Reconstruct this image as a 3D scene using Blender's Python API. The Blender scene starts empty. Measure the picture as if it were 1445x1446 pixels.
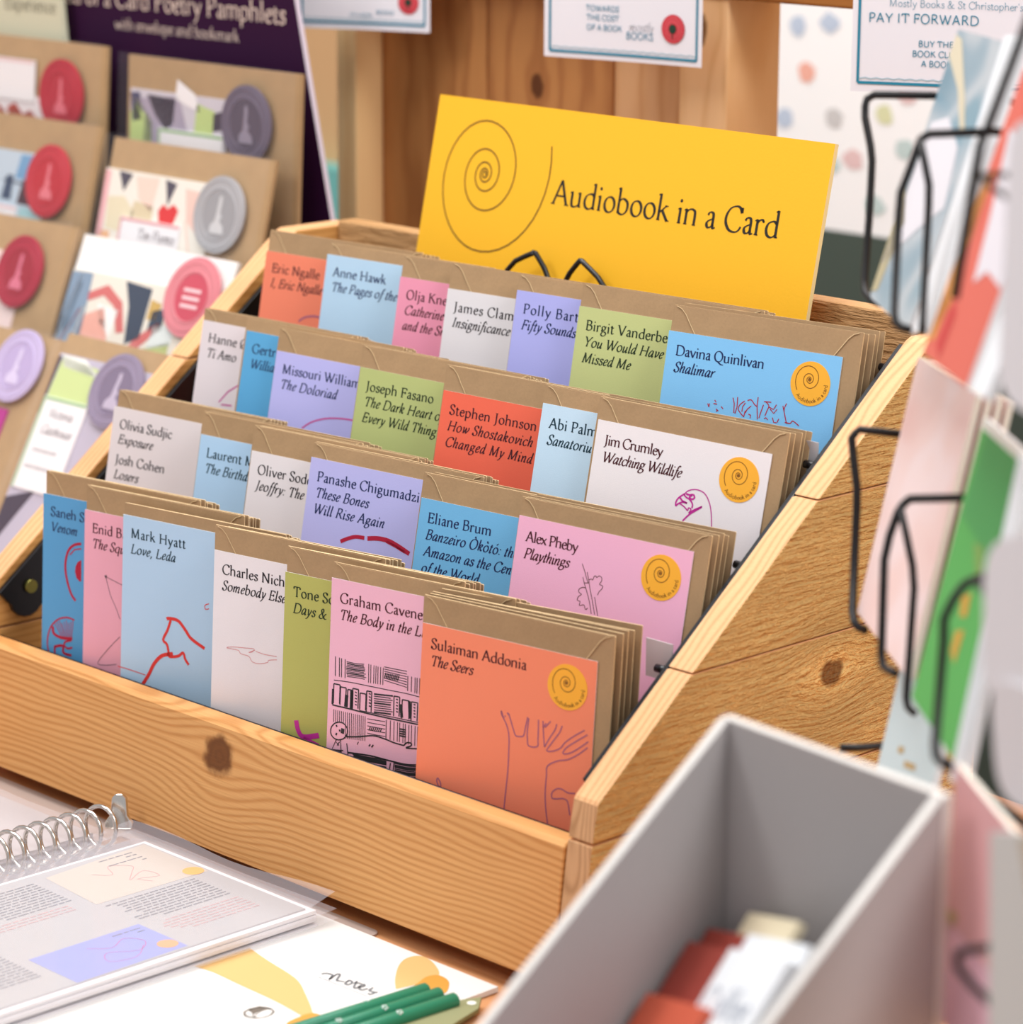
import bpy, bmesh, math, random
from mathutils import Vector, Matrix
R = math.radians
scene = bpy.context.scene
COL = scene.collection

# ------------------------------------------------------------------ camera, world, lights, exposure
cam_d = bpy.data.cameras.new('camera')
cam = bpy.data.objects.new('camera', cam_d)
COL.objects.link(cam)
scene.camera = cam
CAM = Vector((1.0176, -1.0290, 0.5231))
yaw, pitch, roll = R(45.75), R(13.83), R(-0.27)
fwd = Vector((-math.sin(yaw) * math.cos(pitch), math.cos(yaw) * math.cos(pitch), -math.sin(pitch)))
rgt = Vector((math.cos(yaw), math.sin(yaw), 0))
dwn = fwd.cross(rgt)
r2 = math.cos(roll) * rgt + math.sin(roll) * dwn
d2 = -math.sin(roll) * rgt + math.cos(roll) * dwn
m = Matrix((r2, -d2, -fwd)).transposed().to_4x4()
m.translation = CAM
cam.matrix_world = m
cam_d.sensor_fit = 'HORIZONTAL'
cam_d.sensor_width = 36
cam_d.lens = 36 * 4400 / 1445
cam_d.clip_start = 0.05
cam_d.dof.use_dof = True
cam_d.dof.focus_distance = 1.69
cam_d.dof.aperture_fstop = 7.6

world = bpy.data.worlds.new('shop_light')
scene.world = world
world.use_nodes = True
world.node_tree.nodes['Background'].inputs[0].default_value = (1.0, 0.985, 0.985, 1)
world.node_tree.nodes['Background'].inputs[1].default_value = 0.50

def area(name, loc, target, sx, sy, power, col=(1, 0.982, 0.965)):
    d = bpy.data.lights.new(name, 'AREA')
    d.shape = 'RECTANGLE'
    d.size, d.size_y, d.energy, d.color = sx, sy, power, col
    o = bpy.data.objects.new(name, d)
    COL.objects.link(o)
    o.location = loc
    o.rotation_euler = (Vector(target) - Vector(loc)).to_track_quat('-Z', 'Y').to_euler()
    return o
area('ceiling_and_fill_panel', (-0.35, -0.10, 1.85), (-0.25, 0.08, 0.0), 1.5, 0.9, 27)
area('ceiling_and_fill_panel', (-1.1, -1.2, 1.7), (-0.2, 0.1, 0.0), 0.5, 0.9, 14)
area('ceiling_and_fill_panel', (1.3, 0.1, 1.5), (0.0, 0.1, 0.0), 0.5, 0.9, 18)  # added fill from the right to brighten the side planks, not a known lamp
area('ceiling_and_fill_panel', (-0.6, 0.72, 1.7), (-0.6, 0.9, 0.1), 1.2, 0.2, 13, (1, 0.99, 0.98))  # added fill behind the bookcase to brighten the far wall and flower print

scene.view_settings.view_transform = 'Standard'
scene.view_settings.look = 'None'
scene.view_settings.gamma = 1
scene.view_settings.exposure = 0.09
scene.view_settings.use_curve_mapping = False

# ------------------------------------------------------------------ materials
def lin(h):
    h = h.lstrip('#')
    out = []
    for i in (0, 2, 4):
        c = int(h[i:i + 2], 16) / 255
        out.append(c / 12.92 if c <= 0.04045 else ((c + 0.055) / 1.055) ** 2.4)
    return (*out, 1)

class NT:
    def __init__(s, name):
        s.m = bpy.data.materials.new(name)
        s.m.use_nodes = True
        s.t = s.m.node_tree
        s.b = s.t.nodes['Principled BSDF']
        s.out = s.t.nodes['Material Output']
    def n(s, typ, **kw):
        nd = s.t.nodes.new(typ)
        for k, v in kw.items():
            if k.startswith('i_'):
                nd.inputs[k[2:].replace('_', ' ')].default_value = v
            else:
                setattr(nd, k, v)
        return nd
    def l(s, a, b):
        s.t.links.new(a, b)
    def math(s, op, a, b=None, c=None):
        nd = s.t.nodes.new('ShaderNodeMath')
        nd.operation = op
        for i, v in enumerate((a, b, c)):
            if v is None:
                continue
            if isinstance(v, (int, float)):
                nd.inputs[i].default_value = v
            else:
                s.l(v, nd.inputs[i])
        return nd.outputs[0]
    def coords(s):
        tc = s.n('ShaderNodeTexCoord')
        sp = s.n('ShaderNodeSeparateXYZ')
        s.l(tc.outputs['Object'], sp.inputs[0])
        return tc.outputs['Object'], sp.outputs
    def vec(s, a, b, c):
        nd = s.n('ShaderNodeCombineXYZ')
        for i, v in enumerate((a, b, c)):
            if isinstance(v, (int, float)):
                nd.inputs[i].default_value = v
            else:
                s.l(v, nd.inputs[i])
        return nd.outputs[0]
    def noise(s, v, scale, detail=2.0, rough=0.5):
        nd = s.n('ShaderNodeTexNoise')
        s.l(v, nd.inputs['Vector'])
        nd.inputs['Scale'].default_value = scale
        nd.inputs['Detail'].default_value = detail
        nd.inputs['Roughness'].default_value = rough
        return nd.outputs['Fac']
    def mix(s, f, a, b):
        nd = s.n('ShaderNodeMix', data_type='RGBA')
        for sock, v in ((nd.inputs[0], f), (nd.inputs[6], a), (nd.inputs[7], b)):
            if isinstance(v, (int, float)):
                sock.default_value = v
            elif isinstance(v, (tuple, list)):
                sock.default_value = v
            else:
                s.l(v, sock)
        return nd.outputs[2]
    def bump(s, h, dist, strength=1.0):
        nd = s.n('ShaderNodeBump')
        nd.inputs['Strength'].default_value = strength
        nd.inputs['Distance'].default_value = dist
        s.l(h, nd.inputs['Height'])
        s.l(nd.outputs[0], s.b.inputs['Normal'])

MATS = {}
def flat(name, hexc, rough=0.6, metal=0.0, spec=0.4, grain=0.0, gscale=900):
    if name in MATS:
        return MATS[name]
    t = NT(name)
    c = lin(hexc)
    t.b.inputs['Roughness'].default_value = rough
    t.b.inputs['Metallic'].default_value = metal
    t.b.inputs['Specular IOR Level'].default_value = spec
    if grain:
        co, _ = t.coords()
        f = t.noise(co, gscale, 3)
        dk = tuple(x * (1 - grain) for x in c[:3]) + (1,)
        lt = tuple(min(1, x * (1 + grain)) for x in c[:3]) + (1,)
        t.l(t.mix(f, dk, lt), t.b.inputs['Base Color'])
        t.bump(f, 0.00012, 0.5)
    else:
        t.b.inputs['Base Color'].default_value = c
    MATS[name] = t.m
    return t.m

def kraft(name, hexc):
    t = NT(name)
    co, sp = t.coords()
    info = t.n('ShaderNodeObjectInfo')
    big = t.noise(co, 60, 3)
    fine = t.noise(co, 650, 4, 0.75)
    fib = t.noise(t.vec(t.math('MULTIPLY', sp[0], 0.35), sp[1], sp[2]), 1500, 2)
    c = lin(hexc)
    a = tuple(x * 0.74 for x in c[:3]) + (1,)
    b = tuple(min(1, x * 1.28) for x in c[:3]) + (1,)
    f = t.math('ADD', t.math('MULTIPLY', fine, 0.55), t.math('MULTIPLY', big, 0.45))
    col = t.mix(f, a, b)
    spk = t.math('GREATER_THAN', fib, 0.71)
    col = t.mix(t.math('MULTIPLY', spk, 0.25), col, tuple(x * 0.55 for x in c[:3]) + (1,))
    hs = t.n('ShaderNodeHueSaturation')
    t.l(t.math('ADD', t.math('MULTIPLY', info.outputs['Random'], 0.12), 0.94), hs.inputs['Value'])
    t.l(col, hs.inputs['Color'])
    t.l(hs.outputs[0], t.b.inputs['Base Color'])
    t.b.inputs['Roughness'].default_value = 0.75
    t.b.inputs['Specular IOR Level'].default_value = 0.25
    t.bump(f, 0.0002, 0.6)
    MATS[name] = t.m
    return t.m

def wood(name, along, across, light, dark, k=280.0, contrast=0.75, knots=(), rough_saw=0.0, rough=0.55, warp=0.006, end=None, offs=0.0):
    """pine: growth lines along one object axis, bent round the knots"""
    t = NT(name)
    co, sp = t.coords()
    A, Cc = sp[along], sp[across]
    third = sp[3 - along - across]
    A = t.math('ADD', A, offs)
    sv = t.vec(t.math('MULTIPLY', A, 2.2), t.math('MULTIPLY', Cc, 9.0), t.math('MULTIPLY', third, 4.0))
    w1 = t.math('MULTIPLY', t.math('SUBTRACT', t.noise(sv, 1.6, 2), 0.5), warp * 5)
    c2 = t.math('ADD', Cc, w1)
    core = None
    for (ka, kc, ra, rc, push) in knots:
        da = t.math('DIVIDE', t.math('SUBTRACT', A, ka + offs), ra * 3.2)
        dc = t.math('DIVIDE', t.math('SUBTRACT', Cc, kc), rc * 3.2)
        d2_ = t.math('ADD', t.math('MULTIPLY', da, da), t.math('MULTIPLY', dc, dc))
        g = t.math('POWER', 2.718, t.math('MULTIPLY', d2_, -1.0))
        c2 = t.math('SUBTRACT', c2, t.math('MULTIPLY', t.math('MULTIPLY', dc, g), push))
        nn_ = t.math('MULTIPLY', t.math('SUBTRACT', t.noise(co, 120, 2), 0.5), 0.7)
        dist = t.math('ADD', t.math('SQRT', t.math('MULTIPLY', d2_, 3.2 * 3.2)), nn_)
        mr = t.n('ShaderNodeMapRange', interpolation_type='SMOOTHSTEP')
        t.l(dist, mr.inputs[0])
        for i, v in enumerate((0.75, 1.25, 1.0, 0.0)):
            mr.inputs[i + 1].default_value = v
        ring = t.math('MULTIPLY', t.math('SINE', t.math('MULTIPLY', dist, 16.0)), 0.12)
        kk = (mr.outputs[0], ring)
        core = kk if core is None else (t.math('MAXIMUM', core[0], kk[0]), kk[1])
    ph = t.math('ADD', t.math('MULTIPLY', c2, k), t.math('MULTIPLY', t.noise(sv, 5.0, 2), 1.6))
    s = t.math('MULTIPLY_ADD', t.math('SINE', t.math('MULTIPLY', ph, 6.2832)), 0.5, 0.5)
    s = t.math('POWER', s, 2.2)
    broad = t.noise(t.vec(t.math('MULTIPLY', A, 3.0), t.math('MULTIPLY', c2, 26.0), 0.0), 2.0, 2)
    fib = t.noise(t.vec(t.math('MULTIPLY', A, 30.0), t.math('MULTIPLY', Cc, 900.0), t.math('MULTIPLY', third, 900.0)), 1.0, 2)
    f = t.math('MULTIPLY', t.math('ADD', t.math('MULTIPLY', s, 0.72), t.math('MULTIPLY', broad, 0.5)), contrast)
    f = t.math('ADD', f, t.math('MULTIPLY', t.math('SUBTRACT', fib, 0.5), 0.35))
    f2 = t.n('ShaderNodeClamp')
    t.l(f, f2.inputs[0])
    col = t.mix(f2.outputs[0], lin(light), lin(dark))
    if core:
        dkc = tuple(x * 0.16 for x in lin(dark)[:3])
        kc_ = t.mix(t.math('ADD', 0.5, core[1]), (dkc[0] * 1.5, dkc[1] * 1.25, dkc[2] * 1.2, 1), (dkc[0] * 2.6, dkc[1] * 2.2, dkc[2] * 2.0, 1))
        col = t.mix(core[0], col, kc_)
    t.l(col, t.b.inputs['Base Color'])
    t.b.inputs['Roughness'].default_value = rough
    t.b.inputs['Specular IOR Level'].default_value = 0.3
    h = t.math('ADD', t.math('MULTIPLY', s, -0.4), fib)
    if rough_saw:
        saw = t.noise(t.vec(t.math('MULTIPLY', A, 55.0), t.math('MULTIPLY', c2, 330.0), t.math('MULTIPLY', third, 100.0)), 1.0, 4, 0.65)
        h = t.math('ADD', t.math('MULTIPLY', saw, 2.2), t.math('MULTIPLY', h, 0.35))
        t.bump(h, rough_saw, 1.0)
    else:
        t.bump(h, 0.0003, 0.5)
    MATS[name] = t.m
    return t.m

def blobs(name, cols, scale, base=None, rough=0.5, vor=True, stretch=(1, 1, 1)):
    """printed patchwork of flat colours (abstract card art)"""
    t = NT(name)
    co, sp = t.coords()
    v = t.vec(t.math('MULTIPLY', sp[0], stretch[0]), t.math('MULTIPLY', sp[1], stretch[1]), t.math('MULTIPLY', sp[2], stretch[2]))
    wv = t.n('ShaderNodeTexNoise')
    t.l(v, wv.inputs['Vector'])
    wv.inputs['Scale'].default_value = scale
    wv.inputs['Detail'].default_value = 1.5
    rp = t.n('ShaderNodeValToRGB')
    rp.color_ramp.interpolation = 'EASE'
    el = rp.color_ramp.elements
    n = len(cols)
    el[0].position, el[0].color = 0.30, lin(cols[0])
    el[1].position, el[1].color = 0.70, lin(cols[-1])
    for i in range(1, n - 1):
        e = el.new(0.30 + 0.40 * i / (n - 1))
        e.color = lin(cols[i])
    t.l(wv.outputs['Fac'], rp.inputs[0])
    t.l(rp.outputs[0], t.b.inputs['Base Color'])
    t.b.inputs['Roughness'].default_value = rough
    MATS[name] = t.m
    return t.m

def film(name, hexc, alpha, rough=0.12):
    t = NT(name)
    t.b.inputs['Base Color'].default_value = lin(hexc)
    t.b.inputs['Roughness'].default_value = rough
    t.b.inputs['Alpha'].default_value = alpha
    MATS[name] = t.m
    return t.m

# ------------------------------------------------------------------ mesh builder
class MB:
    """collects quads, polygons and tubes; becomes ONE mesh object"""
    def __init__(s):
        s.v, s.f, s.mi, s.mats, s.sm = [], [], [], [], []
    def mat(s, m):
        if m not in s.mats:
            s.mats.append(m)
        return s.mats.index(m)
    def poly(s, pts, m, smooth=False):
        b = len(s.v)
        s.v += [tuple(p) for p in pts]
        s.f.append(tuple(range(b, b + len(pts))))
        s.mi.append(s.mat(m))
        s.sm.append(smooth)
    def box(s, a, b, m):
        x0, y0, z0 = a
        x1, y1, z1 = b
        c = [(x0, y0, z0), (x1, y0, z0), (x1, y1, z0), (x0, y1, z0), (x0, y0, z1), (x1, y0, z1), (x1, y1, z1), (x0, y1, z1)]
        base = len(s.v)
        s.v += c
        for q in ((0, 3, 2, 1), (4, 5, 6, 7), (0, 1, 5, 4), (1, 2, 6, 5), (2, 3, 7, 6), (3, 0, 4, 7)):
            s.f.append(tuple(base + i for i in q))
            s.mi.append(s.mat(m))
            s.sm.append(False)
    def prism(s, pts, axis_vec, m, m_side=None):
        """closed polygon swept along axis_vec"""
        n = len(pts)
        base = len(s.v)
        av = Vector(axis_vec)
        s.v += [tuple(p) for p in pts] + [tuple(Vector(p) + av) for p in pts]
        i0 = s.mat(m)
        i1 = s.mat(m_side or m)
        s.f.append(tuple(base + i for i in range(n)))
        s.mi.append(i0)
        s.sm.append(False)
        s.f.append(tuple(base + n + i for i in reversed(range(n))))
        s.mi.append(i0)
        s.sm.append(False)
        for i in range(n):
            j = (i + 1) % n
            s.f.append((base + j, base + i, base + n + i, base + n + j))
            s.mi.append(i1)
            s.sm.append(False)
    def tube(s, pts, r, m, seg=8, closed=False):
        P = [Vector(p) for p in pts]
        n = len(P)
        base = len(s.v)
        i0 = s.mat(m)
        nrm = None
        for i in range(n):
            if closed:
                t = (P[(i + 1) % n] - P[i - 1]).normalized()
            else:
                t = (P[min(i + 1, n - 1)] - P[max(i - 1, 0)]).normalized()
            if nrm is None:
                nrm = t.orthogonal().normalized()
            else:
                nrm = (nrm - t * nrm.dot(t)).normalized()
            bn = t.cross(nrm)
            rr = r[i] if isinstance(r, (list, tuple)) else r
            for k in range(seg):
                a = 2 * math.pi * k / seg
                s.v.append(tuple(P[i] + (nrm * math.cos(a) + bn * math.sin(a)) * rr))
        for i in range(n if closed else n - 1):
            j = (i + 1) % n
            for k in range(seg):
                k2 = (k + 1) % seg
                s.f.append((base + i * seg + k, base + i * seg + k2, base + j * seg + k2, base + j * seg + k))
                s.mi.append(i0)
                s.sm.append(True)
        if not closed:
            s.f.append(tuple(base + k for k in reversed(range(seg))))
            s.f.append(tuple(base + (n - 1) * seg + k for k in range(seg)))
            s.mi += [i0, i0]
            s.sm += [False, False]
    def build(s, name, parent=None, mw=None, bevel=0.0, seg=2):
        me = bpy.data.meshes.new(name)
        me.from_pydata(s.v, [], s.f)
        for m_ in s.mats:
            me.materials.append(m_)
        me.polygons.foreach_set('material_index', s.mi)
        me.polygons.foreach_set('use_smooth', s.sm)
        me.update()
        o = bpy.data.objects.new(name, me)
        COL.objects.link(o)
        if parent:
            o.parent = parent
        if mw is not None:
            o.matrix_basis = mw
        if bevel:
            bv = o.modifiers.new('bevel', 'BEVEL')
            bv.width, bv.segments, bv.limit_method, bv.angle_limit = bevel, seg, 'ANGLE', R(40)
            bv.harden_normals = False
        return o

def tag(o, label=None, cat=None, group=None, kind=None):
    if label: o['label'] = label
    if cat: o['category'] = cat
    if group: o['group'] = group
    if kind: o['kind'] = kind
    return o
def thing(name, label, cat, mw=None, group=None):
    o = bpy.data.objects.new(name, None)
    o.empty_display_size = 0.02
    COL.objects.link(o)
    if mw is not None:
        o.matrix_basis = mw
    return tag(o, label, cat, group)
def basis(o, U, V, N):
    """local x = U, local z = V, local y = N (away from the reader)"""
    mm = Matrix((U, N, V)).transposed().to_4x4()
    mm.translation = o
    return mm
def lean_frame(o, lean, yaw_, roll_=0.0):
    al, ps, ro = R(lean), R(yaw_), R(roll_)
    V = Vector((0, math.sin(al), math.cos(al)))
    N = Vector((0, math.cos(al), -math.sin(al)))
    X = Vector((1, 0, 0))
    U = math.cos(ps) * X + math.sin(ps) * N
    N2 = -math.sin(ps) * X + math.cos(ps) * N
    return basis(Vector(o), math.cos(ro) * U + math.sin(ro) * V, -math.sin(ro) * U + math.cos(ro) * V, N2)

def catmull(pts, sub=5):
    if len(pts) < 3:
        return list(pts)
    P = [pts[0]] + list(pts) + [pts[-1]]
    out = []
    for i in range(1, len(P) - 2):
        p0, p1, p2, p3 = P[i - 1], P[i], P[i + 1], P[i + 2]
        for k in range(sub):
            t = k / sub
            out.append(tuple(0.5 * (2 * b + (c - a) * t + (2 * a - 5 * b + 4 * c - d) * t * t + (3 * b - a - 3 * c + d) * t ** 3)
                             for a, b, c, d in zip(p0, p1, p2, p3)))
    out.append(tuple(pts[-1]))
    return out

def ribbon(mb, pts, width, m, to3):
    """flat inked line; width is a number or f(direction angle)"""
    n = len(pts)
    if n < 2:
        return
    L, Rr = [], []
    for i in range(n):
        a, b = pts[max(i - 1, 0)], pts[min(i + 1, n - 1)]
        dx, dy = b[0] - a[0], b[1] - a[1]
        ln = math.hypot(dx, dy) or 1e-9
        w = width(math.atan2(dy, dx)) if callable(width) else width
        nx, ny = -dy / ln * w / 2, dx / ln * w / 2
        L.append((pts[i][0] + nx, pts[i][1] + ny))
        Rr.append((pts[i][0] - nx, pts[i][1] - ny))
    for i in range(n - 1):
        mb.poly([to3(*Rr[i]), to3(*Rr[i + 1]), to3(*L[i + 1]), to3(*L[i])], m)

def disc2(mb, cx, cy, rx, ry, m, to3, n=24):
    mb.poly([to3(cx + rx * math.cos(2 * math.pi * k / n), cy + ry * math.sin(2 * math.pi * k / n)) for k in range(n)], m)
# ------------------------------------------------------------------ pen-drawn old-style lettering (units: cap height 650)
# L polyline, C smooth curve, s = foot/top serif (x, y, half width), t = slanted half serif, d = dot
def _bowl(cx, rx, y0, y1):
    cy, ry = (y0 + y1) / 2, (y1 - y0) / 2
    return [(cx + rx * math.cos(a), cy + ry * math.sin(a)) for a in [math.pi / 2 + 2 * math.pi * i / 14 for i in range(15)]]
def S(x, y, w=60): return ('s', x, y, w)
def T(x, y): return ('L', [(x - 75, y - 45), (x, y - 8)])
def I(x, y0, y1): return ('L', [(x, y0), (x, y1)])
def Cv(*p): return ('C', list(p))
def Ln(*p): return ('L', list(p))
GL = {
'a': (405, [Cv((95, 325), (130, 390), (200, 412), (265, 385), (285, 300), (285, 80)), Cv((285, 110), (300, 20), (340, 8), (385, 35)), Cv((285, 245), (190, 215), (95, 150), (85, 75), (130, 12), (210, 20), (285, 90))]),
'b': (500, [I(95, 15, 700), T(95, 700), Cv((95, 320), (180, 400), (275, 408), (390, 335), (420, 210), (385, 80), (280, 2), (180, 5), (95, 50))]),
'c': (400, [Cv((365, 335), (310, 398), (240, 410), (125, 355), (65, 215), (100, 75), (205, 2), (300, 20), (378, 90))]),
'd': (505, [I(400, 0, 700), T(400, 700), S(430, 8, 40), Cv((400, 350), (330, 400), (250, 408), (120, 345), (65, 200), (110, 60), (215, 2), (310, 20), (400, 90))]),
'e': (410, [Ln((80, 245), (352, 245)), Cv((352, 245), (340, 350), (280, 405), (215, 410), (110, 350), (65, 215), (100, 75), (200, 2), (290, 15), (375, 90))]),
'f': (300, [Ln((115, 0), (115, 560)), S(115, 0), Cv((115, 540), (130, 650), (195, 705), (255, 700), (300, 665)), Ln((35, 405), (250, 405))]),
'g': (450, [('C', _bowl(205, 125, 155, 410)), Cv((120, 180), (75, 120), (120, 65), (280, 45), (385, -5), (385, -115), (300, -205), (180, -230), (70, -195), (45, -115), (90, -30), (150, 55)), Ln((305, 375), (425, 400))]),
'h': (525, [I(95, 0, 700), T(95, 700), S(95, 0), Cv((95, 310), (190, 395), (280, 410), (370, 375), (400, 280), (400, 0)), S(400, 0)]),
'i': (245, [I(115, 0, 408), T(115, 408), S(115, 0), ('d', 115, 590, 48)]),
'j': (235, [Ln((125, 408), (125, -80)), T(125, 408), Cv((125, -60), (110, -160), (60, -215), (0, -235)), ('d', 125, 590, 48)]),
'k': (485, [I(95, 0, 700), T(95, 700), S(95, 0), Ln((95, 190), (345, 400)), Ln((195, 275), (410, 0)), S(345, 403, 60), S(425, 0, 55)]),
'l': (245, [I(110, 0, 700), T(110, 700), S(110, 0)]),
'm': (785, [I(95, 0, 408), T(95, 408), S(95, 0), Cv((95, 310), (180, 395), (265, 410), (350, 375), (378, 280), (378, 0)), S(378, 0), Cv((378, 310), (465, 395), (550, 410), (635, 375), (662, 280), (662, 0)), S(662, 0)]),
'n': (525, [I(95, 0, 408), T(95, 408), S(95, 0), Cv((95, 310), (190, 395), (280, 410), (370, 375), (400, 280), (400, 0)), S(400, 0)]),
'o': (485, [('C', _bowl(242, 178, 0, 412))]),
'p': (505, [I(95, -230, 408), T(95, 408), S(95, -230), Cv((95, 330), (180, 402), (280, 408), (395, 335), (422, 210), (385, 80), (280, 2), (180, 10), (95, 60))]),
'q': (505, [I(400, -230, 400), S(400, -230), Cv((400, 350), (330, 400), (250, 408), (120, 345), (65, 200), (110, 60), (215, 2), (310, 20), (400, 90))]),
'r': (350, [I(95, 0, 408), T(95, 408), S(95, 0, 65), Cv((95, 300), (170, 390), (240, 408), (300, 385)), ('d', 295, 372, 38)]),
's': (345, [Cv((290, 320), (265, 395), (195, 410), (110, 385), (85, 315), (140, 250), (230, 200), (290, 135), (270, 40), (185, 0), (105, 10), (60, 100))]),
't': (300, [Ln((120, 520), (120, 110)), Cv((120, 130), (135, 20), (205, 2), (285, 50)), Ln((40, 403), (265, 403)), Ln((40, 405), (120, 520))]),
'u': (520, [Ln((100, 408), (100, 140)), T(100, 408), Cv((100, 160), (125, 35), (205, 2), (300, 25), (390, 95)), I(390, 10, 408), T(390, 408), S(425, 8, 40)]),
'v': (455, [Ln((50, 405), (235, 0)), Ln((235, 0), (405, 405)), S(60, 405, 60), S(395, 405, 55)]),
'w': (680, [Ln((50, 405), (210, 0)), Ln((210, 0), (350, 400)), Ln((325, 405), (480, 0)), Ln((480, 0), (630, 405)), S(60, 405, 55), S(340, 405, 45), S(625, 405, 50)]),
'x': (450, [Ln((60, 405), (390, 0)), Ln((395, 405), (60, 0)), S(75, 405, 55), S(380, 405, 50), S(65, 0, 50), S(390, 0, 55)]),
'y': (450, [Ln((50, 405), (240, 10)), Cv((405, 405), (240, 10), (165, -160), (110, -220), (40, -215)), S(60, 405, 60), S(395, 405, 55)]),
'z': (415, [Ln((75, 395), (345, 395), (65, 15), (360, 15)), Ln((75, 395), (70, 310)), Ln((360, 15), (370, 110))]),
'A': (660, [Ln((75, 0), (320, 660)), Ln((320, 660), (580, 0)), Ln((160, 235), (485, 235)), S(75, 0, 75), S(590, 0, 80)]),
'B': (575, [I(130, 0, 650), S(110, 650, 60), S(110, 0, 60), Cv((130, 645), (300, 645), (420, 600), (430, 480), (340, 365), (130, 350)), Cv((280, 352), (440, 320), (500, 190), (430, 50), (280, 5), (130, 5))]),
'C': (650, [Cv((590, 500), (520, 620), (390, 660), (200, 590), (85, 400), (90, 200), (220, 35), (400, -8), (530, 35), (610, 150)), Ln((590, 500), (585, 640))]),
'D': (720, [I(135, 0, 650), S(110, 650, 65), S(110, 0, 65), Cv((135, 645), (340, 645), (540, 570), (640, 400), (625, 190), (500, 50), (330, 5), (135, 5))]),
'E': (560, [I(135, 0, 650), S(110, 650, 60), S(110, 0, 60), Ln((135, 640), (460, 640), (480, 530)), Ln((135, 345), (400, 345)), Ln((400, 420), (400, 270)), Ln((135, 10), (470, 10), (515, 140))]),
'F': (525, [I(135, 0, 650), S(110, 650, 60), S(135, 0, 85), Ln((135, 640), (460, 640), (480, 520)), Ln((135, 340), (390, 340)), Ln((390, 415), (390, 265))]),
'G': (710, [Cv((600, 500), (530, 620), (400, 660), (200, 590), (85, 400), (90, 200), (220, 35), (400, -8), (520, 15), (600, 70)), I(600, 60, 270), S(600, 275, 80), Ln((600, 500), (592, 640))]),
'H': (750, [I(140, 0, 650), I(610, 0, 650), S(140, 650, 85), S(140, 0, 85), S(610, 650, 85), S(610, 0, 85), Ln((140, 340), (610, 340))]),
'I': (330, [I(165, 0, 650), S(165, 650, 90), S(165, 0, 90)]),
'J': (330, [Ln((175, 650), (175, 60)), S(175, 650, 90), Cv((175, 90), (160, -40), (100, -130), (20, -160))]),
'K': (680, [I(140, 0, 650), S(140, 650, 85), S(140, 0, 85), Ln((140, 320), (510, 640)), Ln((250, 415), (600, 0)), S(520, 648, 75), S(610, 2, 70)]),
'L': (560, [I(140, 0, 650), S(140, 650, 85), S(115, 0, 60), Ln((140, 10), (480, 10), (520, 150))]),
'M': (850, [Ln((150, 0), (165, 640)), Ln((165, 640), (415, 30)), Ln((415, 30), (665, 640)), Ln((665, 640), (700, 0)), S(150, 648, 60), S(690, 648, 60), S(150, 0, 75), S(705, 0, 80)]),
'N': (760, [Ln((150, 0), (150, 640)), Ln((150, 640), (620, 10)), Ln((620, 10), (620, 650)), S(130, 648, 60), S(150, 0, 80), S(620, 650, 80)]),
'O': (740, [('C', _bowl(370, 285, -8, 660))]),
'P': (545, [I(135, 0, 650), S(110, 650, 60), S(135, 0, 85), Cv((135, 645), (300, 648), (440, 600), (470, 470), (400, 340), (270, 300), (180, 310))]),
'Q': (740, [('C', _bowl(370, 285, -8, 660)), Cv((360, 0), (470, -100), (620, -170), (760, -160))]),
'R': (620, [I(135, 0, 650), S(110, 650, 60), S(135, 0, 85), Cv((135, 645), (300, 648), (430, 600), (450, 480), (380, 360), (250, 330), (135, 335)), Ln((290, 335), (560, 5)), S(590, 5, 45)]),
'S': (480, [Cv((395, 520), (350, 635), (250, 660), (130, 620), (95, 500), (170, 390), (300, 310), (400, 210), (390, 70), (270, -8), (150, 15), (75, 150)), Ln((395, 500), (392, 640)), Ln((75, 170), (78, 10))]),
'T': (620, [I(310, 0, 640), S(310, 0, 90), Ln((60, 500), (75, 640), (545, 640), (560, 500))]),
'U': (720, [Ln((145, 650), (145, 230)), Cv((145, 260), (170, 70), (280, -5), (440, -5), (550, 70), (580, 230), (580, 640)), S(145, 650, 85), S(580, 650, 75)]),
'V': (660, [Ln((80, 650), (335, 0)), Ln((335, 0), (585, 650)), S(80, 650, 80), S(585, 650, 75)]),
'W': (930, [Ln((70, 650), (280, 0)), Ln((280, 0), (480, 600)), Ln((420, 650), (640, 0)), Ln((640, 0), (860, 650)), S(70, 650, 75), S(440, 650, 70), S(860, 650, 70)]),
'Y': (610, [Ln((60, 650), (300, 300)), Ln((550, 650), (300, 300)), I(300, 0, 300), S(60, 650, 75), S(550, 650, 70), S(300, 0, 85)]),
'Z': (600, [Ln((100, 540), (110, 640), (520, 640), (70, 12), (500, 12), (540, 130))]),
'&': (760, [Cv((640, 330), (560, 330), (500, 220), (380, 50), (230, -5), (100, 60), (90, 190), (200, 300), (330, 400), (360, 530), (290, 640), (190, 600), (190, 480), (300, 300), (450, 100), (600, 0), (720, 40))]),
',': (225, [('d', 100, 35, 45), Cv((125, 40), (120, -50), (60, -130))]),
'.': (225, [('d', 105, 40, 46)]),
':': (230, [('d', 110, 40, 46), ('d', 110, 350, 46)]),
"'": (190, [Ln((95, 680), (85, 520))]),
' ': (235, []),
}
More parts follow.
